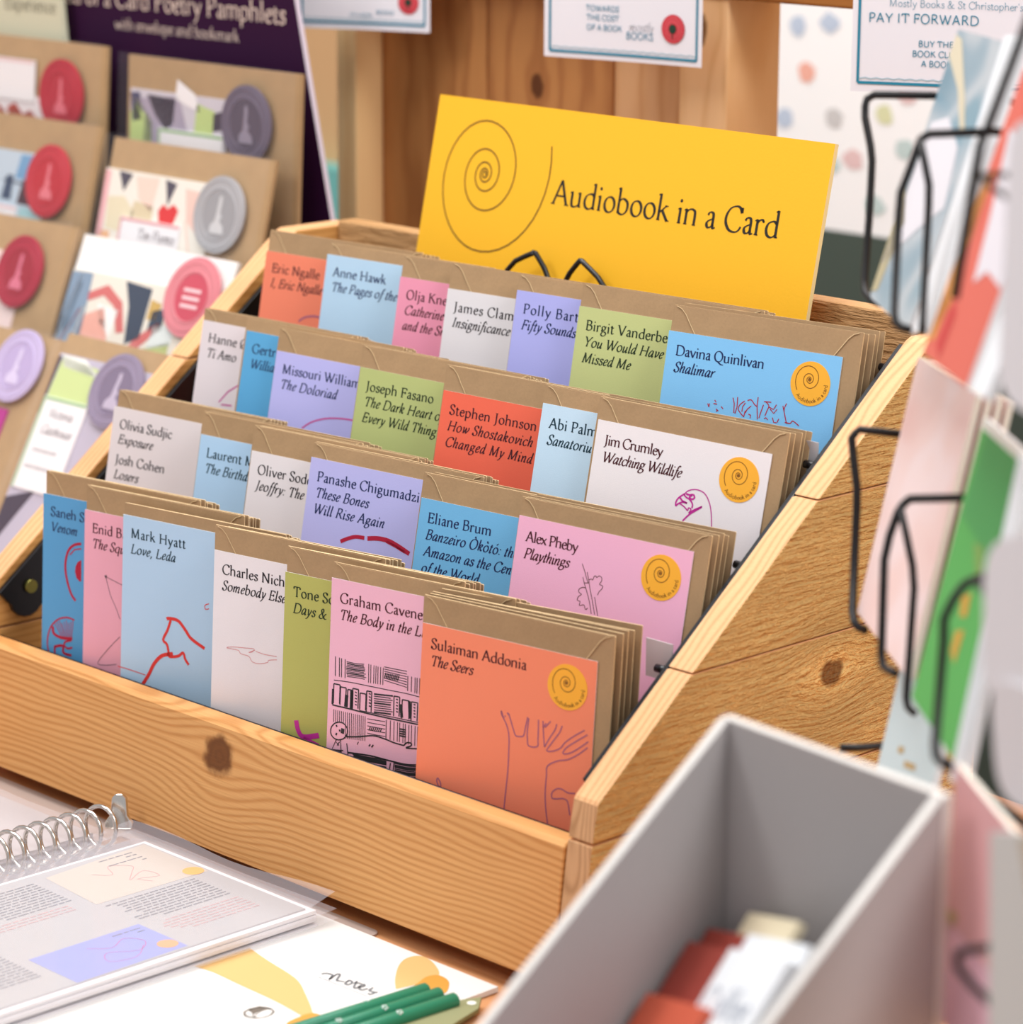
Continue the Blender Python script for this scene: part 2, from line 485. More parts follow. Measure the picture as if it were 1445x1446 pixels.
GL_SW = {  # italic forms
'a': (450, [Cv((330, 380), (240, 412), (150, 370), (75, 230), (65, 80), (130, 5), (220, 60), (320, 230)), Ln((345, 405), (325, 110)), Cv((325, 130), (335, 15), (380, 10), (430, 70))]),
'f': (270, [Cv((330, 650), (280, 710), (220, 690), (180, 560), (150, 250), (110, -80), (50, -225), (-20, -230)), Ln((70, 402), (280, 402))]),
'k': (430, [I(85, 0, 700), Ln((40, 690), (85, 695)), Cv((95, 200), (200, 370), (300, 405), (330, 330), (250, 240), (130, 215)), Cv((190, 220), (260, 80), (310, 5), (390, 70))]),
'h': (450, [I(85, 0, 700), Ln((40, 690), (85, 695)), Cv((90, 200), (180, 350), (270, 408), (330, 370), (330, 240), (300, 80), (330, 5), (400, 65))]),
'n': (460, [I(90, 0, 400), Ln((30, 330), (90, 400)), Cv((95, 200), (185, 350), (270, 408), (330, 370), (330, 240), (305, 80), (335, 5), (410, 65))]),
'm': (680, [I(90, 0, 400), Ln((30, 330), (90, 400)), Cv((95, 200), (170, 350), (240, 408), (300, 370), (300, 240), (290, 0)), Cv((300, 200), (380, 350), (450, 408), (530, 370), (530, 240), (505, 80), (535, 5), (620, 65))]),
'i': (235, [I(95, 60, 400), Ln((30, 330), (95, 400)), Cv((95, 90), (110, 5), (150, 10), (200, 70)), ('d', 110, 590, 45)]),
'l': (225, [I(95, 60, 700), Ln((45, 690), (95, 695)), Cv((95, 90), (110, 5), (150, 10), (200, 70))]),
'u': (460, [Ln((90, 400), (85, 130)), Ln((30, 330), (90, 400)), Cv((85, 150), (110, 10), (180, 10), (260, 110), (330, 250)), Ln((335, 400), (325, 100)), Cv((325, 120), (340, 10), (380, 10), (430, 70))]),
'd': (450, [Cv((330, 380), (240, 412), (150, 370), (75, 230), (65, 80), (130, 5), (220, 60), (320, 230)), Ln((345, 700), (325, 110)), Ln((300, 692), (345, 700)), Cv((325, 130), (335, 15), (380, 10), (430, 70))]),
'v': (400, [Cv((40, 380), (90, 405), (120, 300), (150, 10)), Cv((150, 10), (270, 140), (340, 280), (330, 400), (290, 390))]),
'w': (600, [Cv((40, 380), (90, 405), (120, 300), (140, 10)), Cv((140, 10), (250, 180), (320, 400)), Ln((320, 400), (345, 10)), Cv((345, 10), (460, 140), (540, 280), (530, 400), (490, 390))]),
'y': (410, [Cv((40, 380), (90, 405), (130, 300), (170, 20)), Cv((350, 405), (330, 250), (220, 20), (100, -180), (0, -220))]),
'r': (330, [I(90, 0, 400), Ln((30, 330), (90, 400)), Cv((95, 200), (170, 350), (240, 408), (300, 380))]),
'e': (370, [Cv((80, 200), (220, 230), (310, 310), (280, 400), (190, 405), (90, 280), (70, 120), (130, 10), (220, 15), (320, 100))]),
't': (280, [Ln((150, 540), (105, 110)), Cv((105, 130), (110, 10), (160, 5), (240, 70)), Ln((40, 402), (250, 402))]),
'p': (450, [Ln((110, 400), (60, -230)), Ln((30, 330), (110, 400)), Cv((100, 250), (190, 380), (290, 410), (370, 330), (350, 150), (260, 20), (160, 5), (90, 60)), S(60, -230, 55)]),
}
def text(mb, s, x, y, em, m, to3, style='roman', track=0.0, weight=1.0, arc=None):
    """style roman / italic / sans; em = size of 1000 units; arc=(cx, cy, r, a0) sets it round a circle; returns end x"""
    k = em / 1000.0
    it = style == 'italic'
    sans = style in ('sans', 'thin')
    thick, thin_ = (66, 66) if sans else (80, 32)
    if style == 'thin':
        thick = thin_ = 34
    nib = R(24)
    def wfun(a):
        return (thin_ + (thick - thin_) * abs(math.sin(a - nib)) ** 1.6) * k * weight
    pen = 0.0
    acc = {'\u00d2': ('O', -1), '\u00f2': ('o', -1), '\u00f3': ('o', 1), '\u00d8': ('O', 0), '\u00f8': ('o', 0)}
    for ch in s:
        ac = acc.get(ch)
        g = ac[0] if ac else ch
        src = GL_SW.get(g) if it and g in GL_SW else GL.get(g)
        if src is None:
            continue
        adv, strokes = src
        sx = 0.92 if it else 1.0
        def P2(px, py):
            u = px * sx + (py * 0.23 if it else 0)
            if arc:
                cx, cy, rr, a0 = arc
                a = a0 + (pen + u * k) / rr
                r_ = rr - py * k
                return (cx + r_ * math.sin(a), cy - r_ * math.cos(a))
            return (x + pen + u * k, y + py * k)
        strokes = list(strokes)
        if ac:
            top = 760 if ac[0].isupper() else 620
            cx_ = adv / 2
            if ac[1]:
                strokes.append(Ln((cx_ + 70 * ac[1], top + 70), (cx_ - 40 * ac[1], top - 50)))
            else:
                strokes.append(Ln((70, -30), (adv - 70, (680 if ac[0] == 'O' else 440))))
        for st in strokes:
            if st[0] == 'L':
                ribbon(mb, [P2(*p) for p in st[1]], wfun, m, to3) if len(st[1]) == 2 else [ribbon(mb, [P2(*a), P2(*b)], wfun, m, to3) for a, b in zip(st[1], st[1][1:])]
            elif st[0] == 'C':
                ribbon(mb, [P2(*p) for p in catmull(st[1], 3)], wfun, m, to3)
            elif st[0] == 's':
                if sans or (it and not g.isupper()):
                    continue
                _, px, py, w = st
                dy = 12 if py <= 0 or py < 100 else -12
                ribbon(mb, [P2(px - w, py + dy), P2(px + w, py + dy)], 30 * k * weight, m, to3)
            elif st[0] == 'd':
                c = P2(st[1], st[2])
                disc2(mb, c[0], c[1], st[3] * k, st[3] * k, m, to3, 8)
        pen += (adv * sx + track) * k
    return x + pen
def text_width(s, em, style='roman', track=0.0):
    it = style == 'italic'
    w = 0
    for ch in s:
        src = (GL_SW.get(ch) if it else None) or GL.get(ch) or (700, [])
        w += src[0] * (0.92 if it else 1) + track
    return w * em / 1000
# ------------------------------------------------------------------ card positions (mm) and the printed line drawings (mm from each card's top left)
ROWS = [
 (2.5, [
  ('saneh', (-455.6, 20.5, 93.3), (1.6, 13.8), -0.55),
  ('enid', (-415.0, 20.4, 90.6), (0.7, 14.6), -0.55),
  ('mark', (-378.4, 20.5, 94.3), (0.4, 6.8), -0.55),
  ('charles', (-295.5, 20.3, 89.0), (-0.4, 14.1), -0.55),
  ('tone', (-234.7, 20.3, 88.3), (0.5, 14.2), -0.55),
  ('graham', (-196.4, 20.4, 92.4), (0.3, 8.6), -0.55),
  ('sulaiman', (-124.5, 20.0, 82.5), (-0.5, 14.7), -1.1),
 ]),
 (10.5, [
  ('olivia', (-474.0, 87.8, 133.3), (1.8, 10.3), -0.0),
  ('laurent', (-389.7, 87.1, 129.5), (-0.8, 13.5), -0.0),
  ('oliver', (-342.5, 86.7, 127.5), (-1.0, 14.6), -0.0),
  ('panashe', (-290.8, 87.6, 132.1), (0.0, 8.3), -0.0),
  ('eliane', (-197.5, 86.3, 125.2), (-1.0, 13.9), -0.0),
  ('alex', (-121.9, 87.0, 128.8), (-0.6, 9.9), -0.0),
 ]),
 (11, [
  ('hanne', (-459.1, 145.7, 181.0), (-0.3, 7.2), -0.25),
  ('gertr', (-417.1, 145.5, 180.2), (-1.6, 7.3), -0.25),
  ('missouri', (-387.4, 144.0, 172.3), (-0.6, 13.6), -0.25),
  ('joseph', (-312.5, 144.2, 173.1), (-0.8, 12.8), -0.25),
  ('stephen', (-241.2, 143.6, 170.3), (-0.9, 14.4), -0.25),
  ('abi', (-162.7, 144.5, 174.8), (-0.5, 10.1), -0.25),
  ('jim', (-120.1, 144.0, 172.4), (-1.5, 12.3), -0.5),
 ]),
 (10.5, [
  ('eric', (-466.3, 202.7, 216.8), (0.5, 13.2), 0.3),
  ('anne', (-409.4, 203.5, 221.2), (0.4, 6.9), 0.3),
  ('olja', (-342.2, 202.5, 215.8), (0.1, 12.7), 0.3),
  ('james', (-300.4, 202.2, 214.0), (0.1, 15.3), 0.3),
  ('polly', (-243.5, 203.3, 220.1), (-0.6, 9.0), 0.3),
  ('birgit', (-192.8, 202.8, 217.5), (0.1, 12.7), 0.3),
  ('davina', (-123.3, 202.0, 213.1), (0.6, 14.3), 0.6),
 ]),
]
DRAW = {
 'sulaiman': [
  ('mauve',0.75,0,[(51.3,-36.9),(51.6,-38.8),(54.2,-42.4),(56,-46.1),(56.9,-50.6),(57.1,-56.7),(57.2,-67.6),(56.5,-80),(56.1,-89)]),
  ('mauve',0.75,0,[(51.3,-36.9),(52.9,-40.3),(54,-39)]),
  ('mauve',0.75,0,[(55,-37.1),(55.7,-38.3)]),
  ('mauve',0.75,0,[(55.8,-37.3),(57.2,-40.4),(59,-44.7),(60.8,-48.1),(63.2,-48.1),(65.6,-47.1),(66.5,-42.5),(67.5,-36.9)]),
  ('mauve',0.75,0,[(68.2,-37.4),(67.7,-44.3),(68,-48.3),(69,-51.8),(74.2,-51.1),(74.4,-46.9),(74.1,-36.9)]),
  ('mauve',0.75,0,[(76.8,-37),(77.3,-41.6),(77.9,-46.1),(78.5,-50.4)]),
  ('mauve',0.75,0,[(77,-40.6),(78.8,-37.9)]),
  ('mauve',0.75,0,[(81.4,-36.3),(78.2,-40.2)]),
  ('mauve',0.75,0,[(78.5,-50.4),(81.6,-44.7),(84.3,-40.1),(85.1,-36.9)]),
  ('mauve',0.75,0,[(88.4,-37.2),(87.1,-40.9),(84.3,-45.1),(81.1,-49.9),(80.1,-52.1),(83.5,-51.6),(88,-49.1),(90.8,-45.4),(95.9,-41),(101.7,-36.8)]),
  ('mauve',0.75,0,[(103.7,-38.7),(96.8,-43.8),(91.8,-47.9),(89.7,-51.4),(93.5,-50.6),(98.6,-47.1),(104.3,-42.2)]),
  ('mauve',0.75,0,[(104.2,-45.3),(98.8,-50.1),(92.9,-54),(86.9,-56),(81,-60),(80.7,-65.1),(80.5,-73.3),(81.2,-81.3),(83,-90.4)]),
  ('mauve',0.75,0,[(98.3,-70.7),(94.1,-71.3),(90.2,-70.2),(87.1,-70.8),(84.6,-73.4),(84.8,-76.1),(87.5,-76),(91.2,-75),(94,-75.7),(95.2,-79.5),(96,-82.7)]),
  ('mauve',0.75,0,[(16.1,-86.6),(16,-83.5),(14.2,-81.1),(13.5,-82.6),(14.8,-85.1),(16.8,-86.1)]),
 ],
 'mark': [
  ('red',2.0,0,[(33.7,-56),(35.6,-55.3),(42.1,-55.5),(47.5,-59.9),(52.1,-64.3),(61.9,-68.2)]),
  ('red',1.7,0,[(36.7,-56.2),(34.5,-62.3),(31.4,-68.6),(34.1,-70.7),(35.5,-74.6),(36.2,-77.6),(42.7,-76.2),(46.3,-73.6),(47.9,-77),(50.6,-79.9)]),
  ('red',2.2,0,[(38.8,-75.6),(31,-78.1),(25.2,-83.8),(21.4,-90.9),(16.3,-98.7)]),
  ('red',0.5,0,[(-2.1,-90.6),(4.8,-90.8),(18.8,-91.9)]),
  ('red',0.5,0,[(64.3,-41.6),(61.5,-43),(61.9,-45.2),(64.4,-44.5)]),
 ],
 'saneh': [
  ('crim',1.6,0,[(29.9,-25.9),(24.4,-27.6),(20.1,-31.6),(18,-38.3),(18.1,-44.7),(20.1,-51.9),(22.9,-57.8),(26.2,-61)]),
  ('crim',0.8,0,[(30,-28.9),(24.8,-30.3),(21.3,-34)]),
  ('crim',0,1,[(30.1,-35.8),(27.4,-37.3),(25.8,-40.2),(25.4,-43.5),(26.5,-47),(29,-48.8),(30.3,-48.5)]),
  ('crim',1.0,0,[(25.5,-73),(19.7,-72.4),(12.8,-74.7),(7.3,-80),(4.7,-87),(4.8,-93.5),(6.9,-98)]),
  ('crim',0.45,0,[(10.1,-77.3),(15.8,-85)]),
  ('crim',0.45,0,[(11.9,-76.4),(16.8,-84.8)]),
  ('crim',0.45,0,[(13.7,-75.4),(17.7,-84.6)]),
  ('crim',0.45,0,[(15.5,-76.4),(18.7,-84.4)]),
  ('crim',0.45,0,[(17.3,-75.4),(19.7,-84.3)]),
  ('crim',0.45,0,[(19.1,-74.4),(20.6,-84.1)]),
  ('crim',0.45,0,[(20.9,-75.4),(21.6,-83.9)]),
  ('crim',0.45,0,[(22.7,-74.4),(22.6,-83.7)]),
  ('crim',0.45,0,[(24.5,-73.5),(23.5,-83.6)]),
  ('crim',1.8,0,[(8.7,-79.8),(9.5,-83.9),(15.8,-85.5),(24.1,-84.5)]),
  ('crim',1.4,0,[(10.3,-91.4),(10.4,-96.8)]),
  ('crim',1.6,0,[(10.3,-91.9),(16.6,-90.2),(17.3,-94.4),(23.6,-94.9)]),
  ('crim',1.2,0,[(23.4,-85.7),(18.6,-87.5),(18,-90),(20.8,-91.1),(24.2,-89.9)]),
 ],
 'enid': [
  ('dkline',0.35,0,[(16.8,-37.4),(24.9,-39.3),(33,-41.1)]),
  ('dkline',0.35,0,[(16.8,-37.4),(20.4,-47.5),(24.6,-54.2),(28.1,-60.9)]),
  ('dkline',1.6,0,[(16.1,-37.7),(17.6,-37)]),
  ('dkline',0.35,0,[(28.3,-71.5),(21.7,-78),(11.8,-89.7),(16.6,-90.7),(26,-88.4)]),
 ],
 'charles': [
  ('paleRed',0.35,0,[(45.8,-54.7),(40.3,-56),(39.1,-57.5),(33.6,-59.2),(28.6,-59),(26.1,-56.4),(20.4,-55.9),(18.5,-54.3),(10.4,-54.4),(14.7,-53.1),(23.4,-52.1),(29.6,-51.5),(28.5,-53.4),(26,-54.2),(30.3,-52.1)]),
  ('paleRed',0.35,0,[(30.9,-52.7),(37.1,-53.3),(45.7,-52.9)]),
 ],
 'tone': [
  ('magenta',3.0,0,[(10.4,-81.7),(11.9,-86.9),(15.8,-90),(26.1,-87.1)]),
  ('magenta',1.6,0,[(15.8,-90.3),(26.4,-92.6)]),
 ],
 'jim': [
  ('magenta',0.6,0,[(59.4,-29.7),(61.1,-27.8),(64.5,-26.4),(68.1,-26.3),(71.2,-27.3),(73.8,-29.9),(75.9,-33.7),(77.3,-38.2),(78.4,-43.7)]),
  ('magenta',0.9,0,[(59.4,-29.7),(56.5,-32.1),(55.1,-34.4),(55.2,-36.8),(56.5,-35.5),(59,-34.2),(61.7,-34.3)]),
  ('magenta',1.0,0,[(57.1,-32.2),(58.5,-33.5),(61.7,-34.3)]),
  ('magenta',0.7,0,[(57.3,-35.2),(60.3,-36.4),(62.7,-38),(63,-36.6),(64.6,-36.9),(63.8,-39)]),
  ('magenta',0.9,0,[(59.4,-29.7),(59.9,-30.9),(63.1,-32.2),(65,-34.2),(65.1,-36.3)]),
  ('magenta',1.0,0,[(60.2,-29.5),(62.4,-29.7),(64.7,-29.2),(65.6,-30.7),(64.2,-31.7),(62.6,-30.9),(63.9,-29.7)]),
  ('magenta',0.9,0,[(63.5,-39.2),(66.4,-37.1),(71,-34.4),(67.6,-37.1),(64.5,-39.5),(62.2,-42),(60.7,-44)]),
 ],
 'davina': [
  ('crim',0.55,0,[(45,-30.6),(46.2,-33.6),(46.7,-38.7)]),
  ('crim',0.55,0,[(47.8,-29.9),(48.2,-35.3),(47.4,-38.9)]),
  ('crim',0.55,0,[(52.4,-31.4),(49.8,-33.7),(49.2,-36.4),(51.3,-38.6),(52.9,-39.7)]),
  ('crim',0.55,0,[(52.9,-32.3),(51.5,-34.8),(51.5,-37.3)]),
  ('crim',0.55,0,[(54.1,-30.9),(56.2,-30.2),(58.7,-32.4),(60.3,-33.2)]),
  ('crim',0.55,0,[(60.2,-28.1),(60.2,-32.8),(61.5,-40)]),
  ('crim',0.55,0,[(64,-31.7),(62.9,-36.3),(62.3,-39.2)]),
  ('crim',0.55,0,[(53.5,-36.4),(53,-40)]),
  ('crim',0.55,0,[(55.6,-38),(57.1,-38.4),(57,-40)]),
  ('crim',0.55,0,[(56.7,-33.4),(54.5,-35.6),(53.7,-37.6)]),
  ('crim',0.55,0,[(65.2,-29.9),(67.3,-31.8),(66.6,-34.5),(65.7,-37.5)]),
  ('crim',0.55,0,[(64.1,-30),(68.4,-29.7)]),
  ('crim',0.55,0,[(68.3,-33.3),(70.8,-35.4),(72.5,-32.9)]),
  ('crim',0.55,0,[(67.4,-32.4),(70.4,-33.3),(71.8,-30.5)]),
  ('crim',0.55,0,[(70.4,-37.7),(71.5,-40.1),(73.3,-40.1)]),
  ('crim',0.55,0,[(74.3,-37.8),(73.6,-39.8)]),
  ('crim',0.55,0,[(77.7,-29),(76.7,-32.3),(77.6,-35.4),(79.3,-39.6)]),
  ('crim',0.55,0,[(75.7,-30.6),(76.9,-33.6)]),
  ('crim',0.55,0,[(78.1,-39.1),(81.4,-39.2),(82.9,-37.7),(86.8,-39.7)]),
  ('crim',0.55,0,[(30,-36),(31,-37.8)]),
  ('crim',0.55,0,[(31.1,-35.8),(30.9,-37.8)]),
  ('crim',0.55,0,[(34,-33.5),(35.1,-34.6)]),
  ('crim',0.55,0,[(33.6,-35.5),(35.8,-35.5)]),
  ('crim',0.55,0,[(38.5,-36.4),(39.8,-37.5)]),
  ('crim',0.55,0,[(35.5,-38.1),(37.1,-39.1)]),
  ('crim',0.55,0,[(36.3,-38.3),(36.1,-39.7)]),
  ('crim',0.55,0,[(65.5,-39.1),(66.5,-38.3),(67.8,-39.4)]),
 ],
 'alex': [
  ('dkline2',0.4,0,[(42.4,-18.2),(44.7,-22.2),(46.4,-25.5),(47.7,-27.6)]),
  ('dkline2',0.4,0,[(46.1,-21.9),(47.8,-26.3),(49.5,-31.2),(51.5,-36),(54.1,-43)]),
  ('dkline2',0.4,0,[(43.9,-25),(45.4,-28.3),(47.5,-32.1),(49.8,-36.8),(52,-42.9)]),
  ('dkline2',0.4,0,[(52.6,-33.9),(54.3,-38.6),(56,-43.2)]),
  ('dkline2',0.4,0,[(45,-27.9),(46.5,-27.6),(47.9,-27.3)]),
  ('dkline2',0.4,0,[(47.7,-25.8),(49.1,-25),(50,-25.4),(50.6,-23.4),(51.7,-23),(52.2,-23.7),(53.5,-22.6),(55.1,-23.1),(55.4,-24.9),(54.5,-26.8),(56.4,-27.3),(56.3,-28.8),(54.8,-30.7),(54.2,-32.6)]),
  ('dkline2',0.4,0,[(46.6,-30.2),(44.5,-30.3),(42.6,-31.7),(42.8,-33.2),(44.5,-34),(42.8,-35.6),(42.5,-37.5),(44.2,-37.9),(44.2,-40),(46.8,-39.2),(48.1,-41.3),(49.4,-40.3)]),
 ],
 'panashe': [
  ('crim',2.2,0,[(27.6,-43.6),(31.6,-41.4),(37.4,-39.1),(43.5,-38.7)]),
  ('crim',2.6,0,[(45.6,-38.6),(52.5,-37.3),(59.7,-37.3),(66.7,-39),(75,-41.9)]),
  ('crim',1.5,0,[(58.6,-38),(65.6,-39.7),(72,-41.7)]),
 ],
 'missouri': [
  ('pinkline',1.0,0,[(26.3,-42.5),(32.5,-37.9),(42.4,-34.1),(54.2,-32.2),(64.5,-31.8)]),
 ],
 'hanne': [
  ('pinkline',0.9,0,[(34.6,-34.5),(26.4,-40.2),(20.4,-47.7)]),
  ('pinkline',0.9,0,[(22.4,-48.8),(30.6,-48.2)]),
 ],
 'eric': [
  ('mauve',1.3,0,[(31.3,-40.2),(35.7,-37.1),(41.6,-35.6),(46.4,-35.5),(51.3,-36)]),
 ],
 'graham': [
  ('ink',0.45,0,[(3.6,-55.9),(13.8,-55.1),(26.1,-54.8),(40.9,-54.5),(50.9,-54.2),(59.9,-54.4),(67.5,-54.4)]),
  ('ink',0.8,0,[(3.1,-69.8),(14.4,-69.8),(26.7,-70),(41.6,-69.9),(60.6,-69.5),(68.3,-69.4)]),
  ('ink',0.5,0,[(21.2,-69.4),(41.5,-68.8),(60.6,-68.4),(68.2,-68)]),
  ('ink',0.5,0,[(4.1,-42.7),(4.4,-53.5)]),
  ('ink',0.5,0,[(6.8,-42.9),(7.1,-53.4)]),
  ('ink',0.5,0,[(8.2,-43),(8.5,-53.4)]),
  ('ink',0.5,0,[(10.6,-43.1),(10.9,-53.4)]),
  ('ink',0.4,0,[(11.6,-44.2),(17.5,-44.2),(23.1,-43.5)]),
  ('ink',0.7,0,[(11.8,-45),(17.5,-45.1),(23,-44.5)]),
  ('ink',0.4,0,[(11.8,-46),(17.5,-45.9),(23.6,-45.3)]),
  ('ink',0.4,0,[(11.5,-46.9),(17.6,-46.7),(23.9,-46.1)]),
  ('ink',0.7,0,[(11.5,-47.8),(17.6,-47.6),(23.8,-47)]),
  ('ink',0.4,0,[(11.6,-48.7),(17.6,-48.4),(23.2,-48.1)]),
  ('ink',0.4,0,[(11.8,-49.6),(17.7,-49.3),(24.5,-48.7)]),
  ('ink',0.7,0,[(11.7,-50.5),(17.7,-50.1),(23.5,-49.8)]),
  ('ink',0.4,0,[(12.1,-51.4),(17.8,-51),(24.8,-50.5)]),
  ('ink',0.4,0,[(12.1,-52.3),(17.8,-51.8),(23.9,-51.6)]),
  ('ink',0.45,0,[(26.2,-42.8),(26.4,-53)]),
  ('ink',0.45,0,[(27.6,-42.9),(27.8,-52.9)]),
  ('ink',0.45,0,[(29.6,-42.9),(29.8,-52.8)]),
  ('ink',0.45,0,[(31,-42.9),(31.1,-52.7)]),
  ('ink',0.45,0,[(32.3,-43),(32.5,-52.6)]),
  ('ink',0.45,0,[(34,-43),(34.2,-52.5)]),
  ('ink',0.45,0,[(35.7,-43),(35.8,-52.4)]),
  ('ink',0.4,0,[(36.3,-42.4),(44.4,-42.3),(51.1,-42.1)]),
  ('ink',0.4,0,[(36.4,-43.6),(44.5,-43.6),(51.1,-43.6)]),
  ('ink',0.4,0,[(36.5,-44.8),(44.5,-44.9),(51.2,-45)]),
  ('ink',0.4,0,[(36.5,-46.1),(44.6,-46.3),(51.3,-46.5)]),
  ('ink',0.4,0,[(36.6,-47.3),(44.6,-47.6),(51.3,-47.9)]),
  ('ink',0.4,0,[(36.6,-48.5),(44.7,-48.9),(51.4,-49.4)]),
  ('ink',0.4,0,[(36.7,-49.7),(44.8,-50.3),(51.5,-50.8)]),
  ('ink',0.6,0,[(36.6,-48.8),(37.5,-45.5)]),
  ('ink',0.6,0,[(37.7,-48.8),(38.6,-45.5)]),
  ('ink',0.6,0,[(38.8,-48.7),(39.6,-45.5)]),
  ('ink',0.6,0,[(39.9,-48.7),(40.7,-45.4)]),
  ('ink',0.6,0,[(40.9,-48.7),(41.8,-45.4)]),
  ('ink',0.6,0,[(42,-48.6),(42.9,-45.4)]),
  ('ink',0.6,0,[(43.1,-48.6),(43.9,-45.3)]),
  ('ink',0.6,0,[(44.1,-48.5),(45,-45.3)]),
  ('ink',0.6,0,[(45.2,-48.5),(46.1,-45.3)]),
  ('ink',0.5,0,[(51.8,-44.5),(52,-52.6)]),
  ('ink',0.5,0,[(54.2,-44.4),(54.3,-52.7)]),
  ('ink',0.5,0,[(56.5,-44.4),(56.7,-52.9)]),
  ('ink',0.5,0,[(57.8,-44.4),(58,-53)]),
  ('ink',0.5,0,[(59.5,-44.3),(59.7,-53.1)]),
  ('ink',0.7,0,[(3.6,-57.9),(7.8,-57.8)]),
  ('ink',0.7,0,[(7.8,-57.8),(7.8,-68.3)]),
  ('ink',0.7,0,[(3.6,-57.9),(3.7,-68.7)]),
  ('ink',0.7,0,[(8.1,-58.8),(11.9,-58.7)]),
  ('ink',0.7,0,[(11.9,-58.7),(11.9,-68.3)]),
  ('ink',0.7,0,[(8.1,-58.8),(8.1,-68.8)]),
  ('ink',0.7,0,[(13,-59.3),(15.8,-59.2)]),
  ('ink',0.7,0,[(15.8,-59.2),(15.8,-68.7)]),
  ('ink',0.7,0,[(13,-59.3),(13,-69)]),
  ('ink',0.7,0,[(16.3,-58.1),(20.1,-58)]),
  ('ink',0.7,0,[(20.1,-58),(20.1,-68.7)]),
  ('ink',0.7,0,[(16.3,-58.1),(16.4,-69.1)]),
  ('ink',0.7,0,[(21.2,-59.7),(25.1,-59.6)]),
  ('ink',0.7,0,[(25.1,-59.6),(25.1,-68.6)]),
  ('ink',0.7,0,[(21.2,-59.7),(21.2,-69)]),
  ('ink',0.7,0,[(25.5,-57.7),(28.8,-57.6)]),
  ('ink',0.7,0,[(28.8,-57.6),(28.8,-68.7)]),
  ('ink',0.7,0,[(25.5,-57.7),(25.6,-69.1)]),
  ('ink',0.7,0,[(43.4,-57.1),(47.1,-57)]),
  ('ink',0.7,0,[(47.1,-57),(47.1,-67.7)]),
  ('ink',0.7,0,[(43.4,-57.1),(43.5,-68.1)]),
  ('ink',0.7,0,[(48.8,-58),(53.4,-57.9)]),
  ('ink',0.7,0,[(53.4,-57.9),(53.5,-67.8)]),
  ('ink',0.7,0,[(48.8,-58),(48.8,-68.3)]),
  ('ink',0.7,0,[(54.8,-58),(58.8,-57.9)]),
  ('ink',0.7,0,[(58.8,-57.9),(58.8,-67.9)]),
  ('ink',0.7,0,[(54.8,-58),(54.9,-68.3)]),
  ('ink',0.7,0,[(60.1,-58.3),(64.1,-58.2)]),
  ('ink',0.7,0,[(64.1,-58.2),(64.2,-68.2)]),
  ('ink',0.7,0,[(60.1,-58.3),(60.2,-68.7)]),
  ('ink',2.2,0,[(12.4,-62.5),(12,-69.2)]),
  ('ink',2.2,0,[(15.7,-59.6),(15.7,-69.9)]),
  ('ink',1.2,0,[(3.1,-60.9),(3.1,-69.5)]),
  ('ink',1.8,0,[(47.9,-60.7),(48.9,-67.9)]),
  ('ink',1.8,0,[(53.4,-58),(54.2,-67.4)]),
  ('ink',0.7,0,[(17.8,-59.8),(19,-60)]),
  ('ink',0.7,0,[(17.8,-61.5),(19.1,-61.7)]),
  ('ink',0.7,0,[(17.9,-63.2),(19.2,-63.4)]),
  ('ink',0.7,0,[(18,-64.9),(19.2,-65.1)]),
  ('ink',0.7,0,[(18.1,-66.6),(19.3,-66.8)]),
  ('ink',0.7,0,[(26.9,-58.9),(28.2,-59.1)]),
  ('ink',0.7,0,[(27,-60.6),(28.2,-60.8)]),
  ('ink',0.7,0,[(27.1,-62.2),(28.3,-62.5)]),
  ('ink',0.7,0,[(27.1,-63.9),(28.4,-64.1)]),
  ('ink',0.7,0,[(27.2,-65.6),(28.4,-65.8)]),
  ('ink',0.7,0,[(44.8,-58.5),(46,-58.7)]),
  ('ink',0.7,0,[(44.9,-60.2),(46.1,-60.4)]),
  ('ink',0.7,0,[(44.9,-61.9),(46.1,-62.1)]),
  ('ink',0.7,0,[(45,-63.6),(46.2,-63.8)]),
  ('ink',0.7,0,[(45.1,-65.2),(46.3,-65.4)]),
  ('ink',0.7,0,[(56.2,-59.1),(57.4,-59.3)]),
  ('ink',0.7,0,[(56.2,-60.8),(57.4,-61)]),
  ('ink',0.7,0,[(56.3,-62.5),(57.5,-62.7)]),
  ('ink',0.7,0,[(56.4,-64.1),(57.6,-64.3)]),
  ('ink',0.7,0,[(56.5,-65.8),(57.7,-66)]),
  ('ink',0.9,0,[(30.3,-58.5),(36.3,-57.9),(42.7,-57.2)]),
  ('ink',0.5,0,[(30.3,-59.7),(36.4,-59.1),(41.2,-58.8)]),
  ('ink',0.5,0,[(30.4,-61),(36.5,-60.4),(42.6,-59.7)]),
  ('ink',0.5,0,[(30.5,-62.2),(36.5,-61.6),(41.7,-61.1)]),
  ('ink',0.9,0,[(30.5,-63.4),(36.6,-62.8),(41.5,-62.4)]),
  ('ink',0.5,0,[(30.6,-64.7),(36.6,-64.1),(41.5,-63.7)]),
  ('ink',0.5,0,[(30.6,-65.9),(36.7,-65.3),(41.9,-64.8)]),
  ('ink',0.5,0,[(30.7,-67.2),(36.7,-66.5),(42.8,-65.9)]),
  ('ink',0.9,0,[(30.7,-68.4),(36.8,-67.8),(41.8,-67.4)]),
  ('ink',0.4,0,[(4.2,-72.1),(4.3,-79.1)]),
  ('ink',0.4,0,[(5.5,-72.1),(5.6,-78.9)]),
  ('ink',0.4,0,[(6.8,-72.1),(6.9,-78.8)]),
  ('ink',0.4,0,[(8.1,-72.1),(8.2,-78.7)]),
  ('ink',0.4,0,[(9.4,-72.1),(9.5,-78.5)]),
